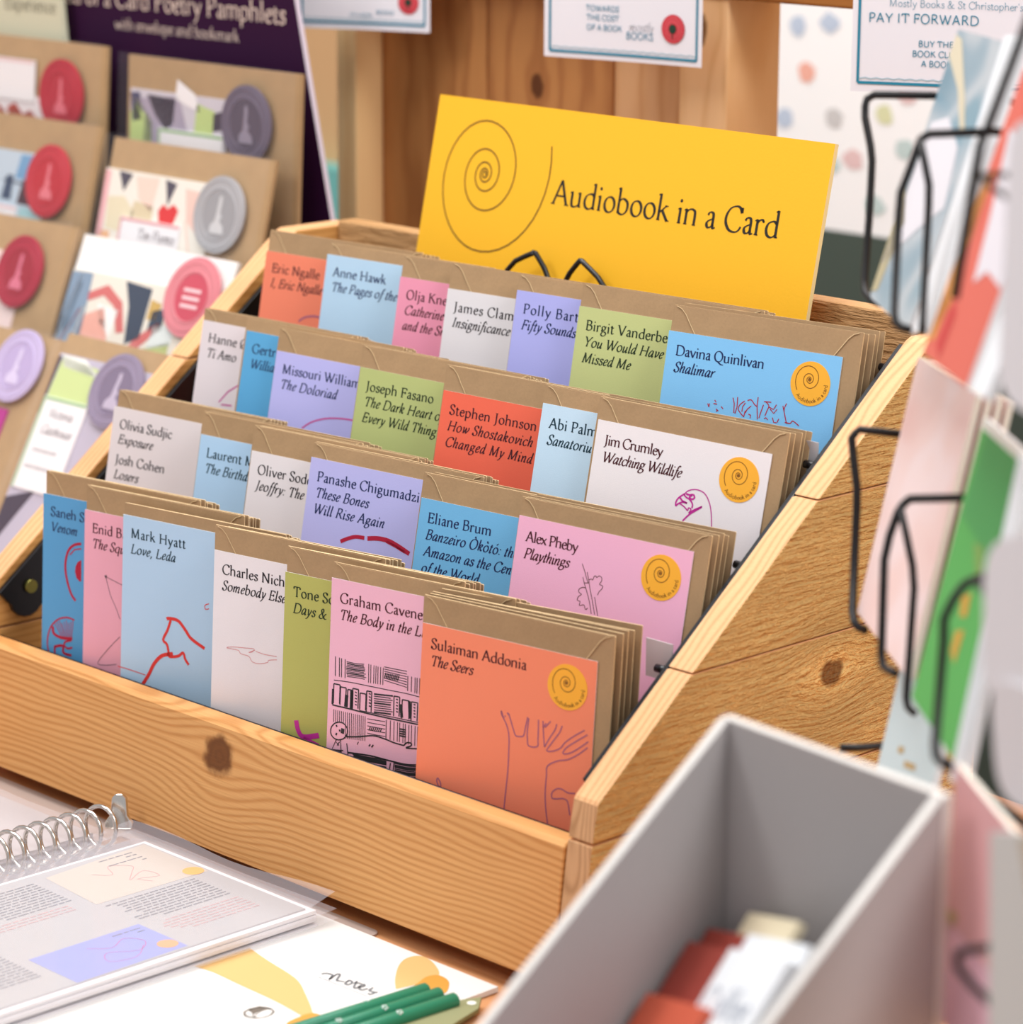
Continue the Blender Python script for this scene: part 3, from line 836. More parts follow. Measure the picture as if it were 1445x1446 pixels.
  ('ink',0.4,0,[(10.7,-72),(10.8,-78.4)]),
  ('ink',0.4,0,[(12,-72),(12.4,-86.8)]),
  ('ink',0.4,0,[(13.3,-72),(13.7,-86.7)]),
  ('ink',0.4,0,[(14.6,-72),(15,-86.6)]),
  ('ink',0.4,0,[(15.9,-72),(16.3,-86.4)]),
  ('ink',0.4,0,[(17.2,-72),(17.6,-86.3)]),
  ('ink',0.4,0,[(18.5,-71.9),(18.9,-86.2)]),
  ('ink',0.4,0,[(19.8,-71.9),(20.2,-86)]),
  ('ink',0.4,0,[(21.1,-71.9),(21.5,-85.9)]),
  ('ink',0.4,0,[(22.4,-71.9),(22.8,-85.8)]),
  ('ink',0.4,0,[(23.7,-71.9),(24.1,-85.6)]),
  ('ink',0.4,0,[(25,-71.8),(25.4,-85.5)]),
  ('ink',0.4,0,[(26.5,-72.9),(32.3,-72.6),(38.3,-72.2)]),
  ('ink',0.4,0,[(26.6,-74.9),(32.3,-74.6),(38.4,-74.3)]),
  ('ink',0.4,0,[(26.7,-76.8),(32.4,-76.6),(38.5,-76.3)]),
  ('ink',0.4,0,[(26.7,-78.8),(32.5,-78.7),(38.6,-78.3)]),
  ('ink',0.4,0,[(26.8,-80.8),(32.6,-80.7),(38.7,-80.3)]),
  ('ink',0.6,0,[(27.8,-79.2),(28.7,-77)]),
  ('ink',0.6,0,[(29,-79.1),(29.9,-76.9)]),
  ('ink',0.6,0,[(30.2,-79),(31.1,-76.8)]),
  ('ink',0.6,0,[(31.4,-79),(32.4,-76.8)]),
  ('ink',0.6,0,[(32.7,-78.9),(33.6,-76.7)]),
  ('ink',0.6,0,[(33.9,-78.8),(34.8,-76.6)]),
  ('ink',0.6,0,[(35.1,-78.7),(36,-76.6)]),
  ('ink',0.45,0,[(38.9,-71),(39.1,-81.4)]),
  ('ink',0.45,0,[(41.6,-70.9),(41.8,-81.5)]),
  ('ink',0.45,0,[(44,-70.9),(44.2,-81.5)]),
  ('ink',0.45,0,[(46.3,-70.9),(46.5,-81.5)]),
  ('ink',0.45,0,[(47.7,-70.9),(47.9,-81.5)]),
  ('ink',0.45,0,[(50,-70.8),(50.2,-81.5)]),
  ('ink',0.45,0,[(51.4,-70.8),(51.6,-81.6)]),
  ('ink',0.45,0,[(53.7,-70.8),(53.9,-81.6)]),
  ('ink',0.45,0,[(55.4,-70.8),(55.6,-81.6)]),
  ('ink',0.45,0,[(57.7,-70.7),(57.9,-81.6)]),
  ('ink',0.45,0,[(59.4,-70.7),(59.6,-81.6)]),
  ('ink',0.45,0,[(61.7,-70.7),(61.9,-81.6)]),
  ('ink',0.9,0,[(47.8,-74.3),(51.8,-74.1)]),
  ('ink',0.9,0,[(47.9,-75.5),(51.9,-75.3)]),
  ('ink',0.9,0,[(47.9,-76.8),(51.9,-76.5)]),
  ('ink',0.9,0,[(48,-78),(52,-77.8)]),
  ('ink',0.7,0,[(13.7,-82.3),(13.6,-83.6),(13,-84.9),(12.2,-86.1),(11.1,-87.1),(9.7,-87.8),(8.3,-88.3),(6.8,-88.4),(5.5,-88.2),(4.3,-87.7),(3.3,-86.8),(2.7,-85.8),(2.5,-84.5),(2.6,-83.2),(3.1,-81.9),(4,-80.7),(5.1,-79.7),(6.5,-79),(7.9,-78.5),(9.4,-78.4),(10.7,-78.6),(11.9,-79.2),(12.8,-80),(13.5,-81.1),(13.7,-82.3)]),
  ('ink',1.0,0,[(6.1,-80.4),(6.6,-81.4)]),
  ('ink',1.0,0,[(8.4,-82.5),(8.7,-83.6)]),
  ('ink',2.2,0,[(10.6,-81.5),(10.3,-84.4)]),
  ('ink',1.0,0,[(6.6,-84.8),(6.1,-86.1)]),
  ('ink',0.6,0,[(6.6,-88.3),(3.7,-94.6),(11.3,-93.7)]),
  ('ink',0.8,0,[(13,-85.6),(21.8,-83.8),(30.6,-81.5),(38.1,-81.7),(44.8,-82.6),(50.9,-82.8)]),
  ('ink',0.8,0,[(50.9,-82.8),(52.8,-80.9),(55.5,-80.7),(55.5,-82.1),(52.3,-83.9),(61.2,-82.6),(68.8,-81.9)]),
  ('ink',2.0,0,[(20.6,-87.5),(21,-87.7)]),
  ('ink',0.8,0,[(29.1,-86.6),(28.1,-87.9)]),
  ('ink',0.8,0,[(31.1,-86.5),(29.9,-88.1)]),
  ('ink',0.5,0,[(9.3,-88.3),(10.2,-97.4)]),
  ('ink',0.6,0,[(13.5,-89.2),(14.8,-97)]),
  ('ink',0.9,0,[(14.7,-94.1),(29,-92.9),(39.9,-93),(52.7,-92.9),(62.6,-91.1),(69.2,-89.8)]),
  ('ink',0.5,0,[(6.6,-90),(8.4,-91.4)]),
  ('ink',0.5,0,[(8.7,-89.3),(7.1,-91.7)]),
  ('ink',0.6,0,[(17.5,-94.4),(27.7,-94),(39.9,-93.2)]),
  ('ink',1.7999999999999998,0,[(18.2,-95.5),(28.6,-95.1),(40,-94.5)]),
  ('ink',0.6,0,[(18.9,-96.6),(29.5,-96.2),(40,-95.7)]),
  ('ink',0.6,0,[(19.7,-97.8),(30.3,-97.3),(40.1,-97)]),
  ('ink',1.7999999999999998,0,[(20.4,-98.9),(31.2,-98.4),(40.1,-98.2)]),
  ('ink',0.6,0,[(21.1,-100),(32,-99.4),(40.2,-99.5)]),
  ('ink',0.6,0,[(21.9,-101.1),(32.9,-100.5),(40.2,-100.7)]),
  ('ink',1.7999999999999998,0,[(22.6,-102.2),(33.8,-101.6),(40.3,-102)]),
  ('ink',0.6,0,[(45.3,-93.8),(53.4,-93.6),(62.7,-92.3)]),
  ('ink',1.7999999999999998,0,[(45.4,-95.3),(53.5,-95.1),(62.8,-93.8)]),
  ('ink',0.6,0,[(45.5,-96.8),(53.5,-96.5),(62.8,-95.3)]),
  ('ink',1.7999999999999998,0,[(45.5,-98.2),(53.6,-98),(62.9,-96.7)]),
  ('ink',0.6,0,[(45.6,-99.7),(53.7,-99.5),(63,-98.2)]),
  ('ink',1.7999999999999998,0,[(45.7,-101.2),(53.7,-100.9),(63,-99.6)]),
  ('ink',0.6,0,[(45.7,-102.7),(53.8,-102.4),(63.1,-101.1)]),
  ('ink',0.6,0,[(42.6,-94.1),(42.2,-98.2)]),
  ('ink',0.6,0,[(45,-93.1),(44.5,-98.8)]),
  ('ink',0.8,0,[(4.4,-95.1),(10.3,-94.7)]),
  ('ink',0.8,0,[(4.5,-96),(10.3,-95.7)]),
  ('ink',0.8,0,[(4.5,-96.9),(10.4,-96.6)]),
 ],
}
MM = 0.001
# ------------------------------------------------------------------ shared materials
KRAFT = kraft('kraft_paper', '#a88b69')
KRAFT_LIT_EDGE = flat('kraft_lit_edge', '#dcc196', 0.8, grain=0.1)  # paler copy of the kraft: light caught on the edges, put into the colour
KRAFT_BIG = kraft('kraft_packet', '#af906a')
BLACK = flat('black_metal', '#14161b', 0.32, 0.0, 0.5)
BLACKM = flat('black_plastic', '#0b0d14', 0.28, 0.0, 0.5)
WIRE = flat('dark_wire', '#0e0b0e', 0.4, 0.0, 0.4)
CHROME = flat('chrome', '#d9d4cf', 0.16, 1.0)
WHITE = flat('white_paper', '#ece9ec', 0.6)
INK = {'ink': flat('ink_black', '#2a2a2e'), 'mauve': flat('ink_mauve', '#a8627c'), 'red': flat('ink_red', '#d8332f'),
       'crim': flat('ink_crimson', '#b01238'), 'dkline': flat('ink_grey', '#5d4a52'), 'dkline2': flat('ink_brown', '#6d4a4c'),
       'paleRed': flat('ink_pale_red', '#d78d92'), 'magenta': flat('ink_magenta', '#c02a98'), 'pinkline': flat('ink_pink', '#c2589c'),
       'navy': flat('ink_navy', '#16295c'), 'maroon': flat('ink_maroon', '#4a1420'), 'black': flat('ink_text', '#26222a'),
       'green': flat('ink_dark_green', '#22351c'), 'teal_ink': flat('ink_deep_teal', '#12384a')}
STICKER = flat('sticker_orange', '#f8b234', 0.5)
STICK_INK = flat('sticker_ink', '#7c4a12', 0.6)

# ------------------------------------------------------------------ the room
wf = MB(); wf.box((-3.2, -3.0, -0.90), (2.4, 1.06, -0.85), flat('shop_floor', '#8a7a6a', 0.5, grain=0.08, gscale=40))
tag(wf.build('floor'), kind='structure')
wb = MB(); wb.box((-3.2, 1.01, -0.85), (2.4, 1.06, 1.9), flat('wall_paint', '#cfa476', 0.8))
tag(wb.build('wall_back'), kind='structure')

# table with a wooden top
tb = thing('display_table', 'wooden table the card rack and notepad stand on', 'table', Matrix.Translation((-0.25, 0.05, -0.85)))
tw = wood('table_wood', 0, 1, '#d39a6c', '#b97a4a', 60, 0.7, warp=0.01)
t_ = MB(); t_.box((-1.25, -0.62, 0.735), (1.05, 0.36, 0.767), tw); t_.build('table_top', tb, bevel=0.003)
for sx in (-1.18, 0.92):
    for sy in (-0.56, 0.27):
        l_ = MB(); l_.box((sx, sy, 0.0), (sx + 0.06, sy + 0.06, 0.7349), tw); l_.build('leg', tb, bevel=0.002)

# ------------------------------------------------------------------ bookcase behind the rack
bc = thing('bookcase', 'wooden bookcase with vertical boards behind the yellow sign', 'bookcase', Matrix.Translation((-0.47, 0.46, -0.85)))
BCO = Matrix.Translation((0.47, -0.46, 0.85))
def bcpart(nm, a, b, mat, bev=0.0015):
    q = MB(); q.box(a, b, mat); q.build(nm, bc, BCO, bevel=bev)
wa = wood('back_board_brown', 2, 0, '#c58a52', '#a2673a', 45, 0.8, knots=((0.30, -0.480, 0.008, 0.006, 0.02),), warp=0.012)
wl = wood('back_board_light', 2, 0, '#e0b284', '#c9925f', 45, 0.8, warp=0.012)
we = wood('bookcase_edge', 2, 0, '#ffdca4', '#f0bf80', 60, 0.6)
wu = wood('bookcase_upright', 2, 0, '#f0c898', '#dcae7a', 60, 0.7, knots=((0.350, -0.314, 0.011, 0.007, 0.02),))
ws_ = wood('bookcase_shelf', 0, 2, '#a5692e', '#8a5222', 60, 0.8, warp=0.01)
bcpart('upright', (-0.658, 0.428, -0.85), (-0.637, 0.480, 0.60), we)
bcpart('back_board', (-0.6368, 0.452, -0.85), (-0.529, 0.466, 0.60), wa)
bcpart('back_board', (-0.528, 0.452, -0.85), (-0.409, 0.466, 0.60), wa)
bcpart('back_board', (-0.408, 0.452, -0.85), (-0.3305, 0.466, 0.60), wl)
bcpart('upright', (-0.330, 0.430, -0.85), (-0.289, 0.480, 0.60), wu)
bcpart('shelf', (-0.80, 0.4285, 0.3705), (0.35, 0.475, 0.398), ws_)

# pictures and panels on the far wall, seen past the bookcase
fp = MB()
fpm = flat('art_paper', '#f8f8f8', 0.7)
fp.box((-0.743, 1.000, 0.124), (-0.30, 1.0095, 0.60), fpm)
rnd = random.Random(3)
FC = [flat('art_coral', '#eeb09e'), flat('art_teal', '#c0d2d0'), flat('art_blue', '#bccadd'), flat('art_lime', '#d8daae'), flat('art_pink', '#e3c3c2'), flat('art_grey', '#cbc9c8')]
tof = lambda a, b: (a, 0.9995, b)
for (x, z, c) in ((-0.709, .255, 0), (-0.634, .255, 1), (-0.623, .226, 3), (-0.705, .152, 0), (-0.655, .186, 4), (-0.732, .214, 2), (-0.677, .219, 5), (-0.685, .298, 2), (-0.720, .293, 2), (-0.64, .288, 5), (-0.60, .20, 1), (-0.585, .165, 0), (-0.63, .150, 1), (-0.68, .18, 1), (-0.60, .245, 4), (-0.55, .2, 2), (-0.52, .25, 0), (-0.5, .16, 3)):
    pts = [(x + (0.007 + rnd.random() * 0.003) * math.cos(a) * (1 + 0.3 * rnd.random()), z + 0.0075 * math.sin(a) * (1 + 0.3 * rnd.random())) for a in [i * math.pi / 7 for i in range(14)]]
    fp.poly([tof(*p) for p in pts], FC[c])
tag(fp.build('wall_art'), 'white paper print of pastel flowers on the far wall', 'print')
gp = MB(); gp.box((-0.95, 0.998, -0.85), (-0.30, 1.0098, 0.1235), flat('dark_green_paint', '#46524a', 0.7))
tag(gp.build('wall_panel'), 'dark green panel on the far wall under the flower print', 'panel')
tl = MB(); tl.box((-1.50, 0.98, -0.30), (-1.25, 1.0098, 0.117), flat('teal_board', '#6fb3ae', 0.6))
tag(tl.build('storage_box'), 'teal box by the far wall left of the bookcase', 'box')

# ------------------------------------------------------------------ the wooden rack
KN_F = ((-0.266, -0.0185, 0.0122, 0.0112, 0.024),)
W_FRONT = wood('pine_front', 0, 2, '#e0a96c', '#b9793c', 265, 0.74, knots=KN_F, warp=0.004)
W_SIDE = wood('pine_side_sawn', 1, 2, '#f2c882', '#d9a560', 200, 0.40, knots=((0.178, 0.054, 0.009, 0.007, 0.02),), rough_saw=0.006, warp=0.004, rough=0.6)
W_SIDEL = wood('pine_side_left', 1, 2, '#dca562', '#ba7f40', 200, 0.55, warp=0.004)
W_CUT = wood('pine_cut_edge', 1, 0, '#e6b686', '#c48c5c', 230, 0.72, warp=0.006)
W_END = wood('pine_end_grain', 2, 0, '#d2a67c', '#a87c54', 330, 0.8, warp=0.02)
W_BACK = wood('pine_back', 0, 2, '#c79b6a', '#a67a4a', 180, 0.6, rough_saw=0.0012, warp=0.004)
rack = thing('card_rack', 'stepped pine rack holding four rows of audiobook cards', 'card rack', Matrix.Translation((-0.25, 0.15, -0.083)))
RO = Matrix.Translation((0.25, -0.15, 0.083))
# front board, leaning back a little, rounded long edges
def yz(y, z): return (0, y, z)
ln = math.tan(R(7.5))
prof = [(-0.0725 * ln, -0.0725), (0.0 - 0.0012, -0.0022), (0.0008, -0.0003), (0.0022, 0.0002), (0.0106, 0.0003), (0.0118, -0.0006), (0.0125, -0.0022), (0.0125 - 0.07 * ln, -0.0725)]
fb = MB(); fb.prism([(-0.4972, y, z) for y, z in prof], (0.4980, 0, 0), W_FRONT)
fb.build('front_board', rack, RO, bevel=0.0006, seg=1)
def side(x0, x1, ms, mc):
    P0 = [(-0.0725 * ln, -0.0725), (0.0002, 0.0022), (0.3035, 0.0022), (0.3035, -0.0725)]
    P1 = [(0.0004, 0.0032), (0.0040, 0.0222), (0.0052, 0.0240), (0.0695, 0.0750), (0.3035, 0.0750), (0.3035, 0.0032)]
    P2_ = [(0.0702, 0.0758), (0.1622, 0.1484), (0.3035, 0.1484), (0.3035, 0.0758)]
    P3 = [(0.1632, 0.1492), (0.2505, 0.2185), (0.2550, 0.2205), (0.3035, 0.2205), (0.3035, 0.1492)]
    for P in (P0, P1, P2_, P3):
        q = MB()
        q.prism([(x0, y, z) for y, z in P], (x1 - x0, 0, 0), ms, mc)
        if P is P0 or P is P1:
            q.mi[2] = q.mat(W_END)
        q.build('side_plank', rack, RO, bevel=0.0009, seg=2)
side(0.0016, 0.0184, W_SIDE, W_CUT)
side(-0.5160, -0.4982, W_SIDEL, W_CUT)
for z0, z1 in ((-0.0725, 0.0020), (0.0030, 0.0750), (0.0758, 0.1484), (0.1492, 0.2238)):
    q = MB(); q.box((-0.4978, 0.2885, z0), (0.0012, 0.3033, z1), W_BACK); q.build('back_board', rack, RO, bevel=0.0015)
for sx in (-0.47, -0.03):
    q = MB(); q.box((sx - 0.02, 0.03, -0.0828), (sx + 0.02, 0.28, -0.0728), W_SIDEL); q.build('base_runner', rack, RO, bevel=0.001)
q = MB(); q.box((-0.4975, 0.0045, -0.0724), (0.0010, 0.288, -0.0690), W_SIDEL); q.build('base_board', rack, RO)
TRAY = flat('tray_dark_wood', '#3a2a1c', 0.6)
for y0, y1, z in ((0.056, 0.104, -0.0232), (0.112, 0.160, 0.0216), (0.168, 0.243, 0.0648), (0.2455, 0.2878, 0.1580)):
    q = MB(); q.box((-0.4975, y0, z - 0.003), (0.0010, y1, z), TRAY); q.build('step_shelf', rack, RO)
# black holder strips and rods fixed inside the sides
for x0, x1 in ((-0.4978, -0.4946), (-0.0020, 0.0012)):
    q = MB()
    sl = 0.785
    top = [(0.0135, 0.0293 if x0 > -0.2 else 0.0255), (0.250, 0.2166 if x0 > -0.2 else 0.2095)]
    pts = [top[0], top[1], (0.2505, 0.176), (0.055, 0.0215)]
    for k in range(7):
        a = R(-35 - k * 22)
        pts.append((0.034 + 0.0125 * math.cos(a), 0.0195 + 0.0125 * math.sin(a)))
    q.prism([(x0, y, z) for y, z in pts], (x1 - x0, 0, 0), BLACKM)
    sr = q.build('side_rail', rack, RO, bevel=0.0005, seg=1)
    q = MB()
    xx = x1 if x0 < -0.2 else x0
    dx = 0.0022 if x0 < -0.2 else -0.0022
    q.tube([(xx, 0.036, 0.026), (xx + dx, 0.036, 0.026)], 0.0042, flat('brass_rivet', '#8f8a4a', 0.3, 0.9), 12)
    q.build('rivet', sr)
for y, z in ((0.0136, -0.0020), (0.074, 0.072), (0.132, 0.1155), (0.185, 0.160), (0.2445, 0.2035)):
    q = MB(); q.tube([(-0.4945, y, z), (-0.0021, y, z)] if z < 0 else [(-0.0095, y, z), (-0.0021, y, z)], 0.0022 if z > 0 else 0.0015, BLACKM, 10); q.build('cross_rod', rack, RO)
for x, y, z in ((-0.0125, 0.080, 0.078), (-0.0125, 0.1890, 0.1655)):
    q = MB(); q.box((x - 0.010, y, z - 0.014), (x + 0.008, y + 0.0008, z + 0.006), film('acrylic_tab', '#d8d2d4', 0.75, 0.2)); q.build('plastic_tab', rack, RO)

# ------------------------------------------------------------------ audiobook cards and their kraft envelopes
CARDS = {
 'saneh': ('#5a9fd2', 'navy', ['Saneh Sangsuk', '/Venom'], 'dark blue card with crimson drawings at the left end of the front row'),
 'enid': ('#eaa9bd', 'maroon', ['Enid Bagnold', '/The Squire'], 'pink card with thin triangles, second in the front row'),
 'mark': ('#b2d0ec', 'teal_ink', ['Mark Hyatt', '/Love, Leda'], 'light blue card with a red line drawing of a face'),
 'charles': ('#e9e3e8', 'black', ['Charles Nicholl', '/Somebody Else'], 'white card with a thin red cloud in the front row'),
 'tone': ('#b6b666', 'green', ['Tone Schunnesson', '/Days & Days'], 'olive card with a magenta mark in the front row'),
 'graham': ('#efb8cf', 'maroon', ['Graham Caveney', '/The Body in the Library'], 'pink card with an ink drawing of bookshelves and a lying figure'),
 'sulaiman': ('#f38c6c', 'maroon', ['Sulaiman Addonia', '/The Seers'], 'orange card with a drawn hand at the right end of the front row'),
 'olivia': ('#dfd7da', 'black', ['Olivia Sudjic', '/Exposure', '', 'Josh Cohen', '/Losers'], 'grey white card with two authors, left end of the second row'),
 'laurent': ('#adcfee', 'teal_ink', ['Laurent Mauvignier', '/The Birthday Party'], 'light blue card in the second row between two white cards'),
 'oliver': ('#e4dee2', 'black', ['Oliver Soden', "/Jeoffry: The Poet's Cat"], 'white card left of the lavender card in the second row'),
 'panashe': ('#b9b9ee', 'navy', ['Panashe Chigumadzi', '/These Bones', '/Will Rise Again'], 'lavender card with a crimson brush arc in the second row'),
 'eliane': ('#72b6e4', 'navy', ['Eliane Brum', '/Banzeiro \u00d2k\u00f2t\u00f3: the', '/Amazon as the Centre', '/of the World'], 'blue card with a four-line text in the second row'),
 'alex': ('#f0b4d2', 'maroon', ['Alex Pheby', '/Playthings'], 'pink card with a flower sketch at the right end of the second row'),
 'hanne': ('#ded6dc', 'black', ['Hanne \u00d8rstavik', '/Ti Amo'], 'white card at the left end of the third row'),
 'gertr': ('#5aa6d8', 'navy', ['Gertrude Trevelyan', "/William's Wife"], 'narrow showing blue card, second in the third row'),
 'missouri': ('#b6b6ee', 'navy', ['Missouri Williams', '/The Doloriad'], 'lavender card with a pink arc in the third row'),
 'joseph': ('#b2bd7c', 'green', ['Joseph Fasano', '/The Dark Heart of', '/Every Wild Thing'], 'green card left of the red card in the third row'),
 'stephen': ('#ea6a52', 'maroon', ['Stephen Johnson', '/How Shostakovich', '/Changed My Mind'], 'red card in the middle of the third row'),
 'abi': ('#c2def4', 'teal_ink', ['Abi Palmer', '/Sanatorium'], 'pale blue card right of the red card in the third row'),
 'jim': ('#eae5ea', 'maroon', ['Jim Crumley', '/Watching Wildlife'], 'white card with a falcon sketch at the right end of the third row'),
 'eric': ('#ea8468', 'maroon', ['Eric Ngalle', '/I, Eric Ngalle'], 'orange card at the left end of the back row'),
 'anne': ('#b0d0ea', 'navy', ['Anne Hawk', '/The Pages of the Sea'], 'light blue card beside the orange card in the back row'),
 'olja': ('#e695b0', 'maroon', ['Olja Knezevic', '/Catherine the Great', '/and the Small'], 'pink card in the back row'),
 'james': ('#dcdadf', 'black', ['James Clammer', '/Insignificance'], 'white card in the back row'),
 'polly': ('#aaaeec', 'navy', ['Polly Barton', '/Fifty Sounds'], 'lavender card in the back row'),
 'birgit': ('#bec688', 'green', ['Birgit Vanderbeke', '/You Would Have', '/Missed Me'], 'green card in the back row under the wire hooks'),
 'davina': ('#82c2f2', 'navy', ['Davina Quinlivan', '/Shalimar'], 'blue card with crimson scribbles at the right end of the back row'),
}
SHORT = {'saneh': 'dark blue card of the front row', 'enid': 'pink triangle card', 'mark': 'light blue card with the red face', 'charles': 'white cloud card',
 'tone': 'olive card', 'graham': 'pink bookshelf card', 'sulaiman': 'orange hand card', 'olivia': 'grey white two-author card', 'laurent': 'light blue card of the second row',
 'oliver': 'white card of the second row', 'panashe': 'lavender card of the second row', 'eliane': 'blue four-line card', 'alex': 'pink flower card', 'hanne': 'white card of the third row',
 'gertr': 'narrow blue card of the third row', 'missouri': 'lavender card of the third row', 'joseph': 'green card of the third row', 'stephen': 'red card', 'abi': 'pale blue card of the third row',
 'jim': 'white falcon card', 'eric': 'orange card of the back row', 'anne': 'light blue card of the back row', 'olja': 'pink card of the back row', 'james': 'white card of the back row',
 'polly': 'lavender card of the back row', 'birgit': 'green card of the back row', 'davina': 'blue scribble card of the back row'}
TEND = {('sulaiman', 0): 65.2, ('sulaiman', 1): 32.4, ('davina', 0): 61.2, ('davina', 1): 31.5, ('alex', 0): 39.3, ('alex', 1): 34.3, ('jim', 0): 43.4, ('jim', 1): 55.3, ('eliane', 0): 48.2,
        ('panashe', 0): 77.2, ('panashe', 1): 43.4, ('panashe', 2): 55.9, ('stephen', 0): 65.2, ('stephen', 1): 63.8, ('stephen', 2): 65.0, ('joseph', 0): 54.0, ('mark', 0): 46.8, ('mark', 1): 39.2,
        ('missouri', 1): 48.2, ('olivia', 0): 47.0, ('polly', 0): (43.6, 'Polly Bar'), ('birgit', 0): (59.6, 'Birgit Vanderbe'), ('james', 0): (48.7, 'James Clam')}
CW = 0.1070
EM = 8.45
FLOORS = (-0.0690, -0.0232, 0.0216, 0.0648)
ROWNAME = ('front row', 'second row', 'third row', 'back row')
STK = {'sulaiman', 'alex', 'jim', 'davina'}
def xz(off): return lambda a, b: (a * MM, off, b * MM)

def sticker_mesh(cx, cz, r):
    q = MB()
    n = 40
    q.prism([((cx + r * math.cos(2 * math.pi * k / n)) * MM, -0.00005, (cz + r * math.sin(2 * math.pi * k / n)) * MM) for k in range(n)], (0, -0.00012, 0), STICKER)
    to = xz(-0.00022)
    sx, sz = cx - 0.8, cz + 2.2
    pts = []
    for i in range(130):
        th = i / 129 * 4.55 * 2 * math.pi
        rad = 9.6 * (0.43 ** (th / (2 * math.pi)))
        a = math.pi * 1.24 - th
        pts.append((sx + rad * math.cos(a) * 0.93, sz + rad * math.sin(a)))
    ribbon(q, pts, 0.42, STICK_INK, to)
    s = 'Audiobook in a card'
    em = 1000 * 25.5 / text_width(s, 1000, track=20)
    w = text_width(s, em, track=30)
    text(q, s, 0, 0, em, STICK_INK, to, track=20, weight=1.5, arc=(cx, cz, 10.3, R(-48)))
    return q

def envelope_mesh(x0, x1, z0, z1, y0, th):
    q = MB()
    c = 0.0004
    pts = [(x0, y0, z0), (x1, y0, z0), (x1, y0, z1 - c), (x1 - c, y0, z1), (x0 + c, y0, z1), (x0, y0, z1 - c)]
    q.prism(pts, (0, th, 0), KRAFT, KRAFT_LIT_EDGE)
    return q

for ri, (lean, rows) in enumerate(ROWS):
    fl = FLOORS[ri]
    for ci, (nm, TL, e, ro) in enumerate(rows):
        hexc, ink, lines, lab = CARDS[nm]
        mw = lean_frame(Vector(TL) * MM, lean, 12, ro)
        h = (TL[2] * MM - fl) / math.cos(R(lean)) - 0.0008
        last = ci == len(rows) - 1
        q = MB()
        cm = flat('card_' + nm, hexc, 0.62, 0, 0.25, grain=0.035, gscale=1500)
        ce = WHITE
        q.prism([(0, 0, -h), (CW, 0, -h), (CW, 0, 0), (0, 0, 0)], (0, 0.00045, 0), cm, ce)
        to = xz(-0.00010)
        zt = -12.7
        for s in lines:
            if s == '':
                zt -= 3.2
                continue
            it = s.startswith('/')
            sty = 'italic' if it else 'roman'
            te = TEND.get((nm, lines.index(s)))
            tr = 12
            if te:
                end, part_ = te if isinstance(te, tuple) else (te, s.lstrip('/'))
                tr = max(-70, min(70, (end - 5.7 - text_width(part_, EM, sty)) / len(part_) / EM * 1000))
            text(q, s.lstrip('/'), 5.7, zt, EM * (0.97 if tr < -40 else 1.0), INK[ink], to, sty, weight=1.42, track=tr)
            zt -= 9.1
        for col, w, fill, pts in DRAW.get(nm, []):
            if fill:
                q.poly([to(*p) for p in pts], INK[col])
            else:
                P = catmull(pts, 4) if len(pts) > 3 else pts
                ribbon(q, P, w, INK[col], to)
        card = q.build('audiobook_card', None, mw)
        tag(card, lab, 'card', 'audiobook cards in the ' + ROWNAME[ri])
        if nm in STK:
            st = sticker_mesh(90.2, -16.6, 11.9).build('sticker', card)
            tag(st, 'round orange sticker with a brown spiral')
        # envelopes behind the card
        gap = 60.0 if last else rows[ci + 1][1][0] - TL[0]
        prev = 60.0 if ci == 0 else TL[0] - rows[ci - 1][1][0]
        n = 5
        if last:
            pitch, dy = 2.6, 1.25
            if ri == 0: pitch, dy = 2.9, 1.3
        else:
            dep = max(4.5, 0.2126 * prev - 1.0)
            n = 6 if dep > 6 else 5
            pitch, dy = min(2.3, dep / n), 0.42
        rr = random.Random(nm)
        for k in range(n):
            dz = e[1] + (0 if k == 0 else rr.uniform(-1.2, 0.8) + (0.3 if last else (-0.75 if ri == 0 else -0.2)) * k)
            dx = e[0] + k * (0.5 if last else 0.35) + (rr.uniform(-.5, .9) if k else 0)
            ez1 = dz * MM
            loc = mw @ Matrix.Translation((dx * MM, (0.7 + k * pitch) * MM, 0)) @ Matrix.Rotation(R(dy * k), 4, 'Z')
            hh = h
            ev = envelope_mesh(0, 0.1165, -hh, ez1, 0, min(0.85, pitch * 0.55) * MM).build('kraft_envelope', None, loc)
            if k == 0:
                tag(ev, 'brown kraft envelope directly behind the ' + SHORT[nm], 'envelope', 'kraft envelopes in the ' + ROWNAME[ri])
                if nm not in ('mark', 'gertr'):
                    W_ = 116.5
                    left = [(2.3, -0.5), (5.5, -1.6), (8.5, -4.3), (11.5, -8.6), (16.5, -15.6), (W_ / 2, -66)]
                    pl = [(a, b + dz) for a, b in left] + [(W_ - a, b + dz) for a, b in reversed(left[:-1])]
                    f = MB()
                    f.prism([(a * MM, -0.00004, b * MM) for a, b in pl], (0, -0.0004, 0), KRAFT, KRAFT)
                    for sgn in (0, 1):
                        ed = [((W_ - a) if sgn else a, b + dz) for a, b in left]
                        ribbon(f, ed, 0.42, KRAFT_LIT_EDGE, xz(-0.00056))  # lit crease along the flap, painted as a paler line
                    f.build('flap', ev)
            else:
                tag(ev, 'kraft envelope further back in the stack behind the ' + SHORT[nm], 'envelope', 'envelope stack behind the ' + SHORT[nm])

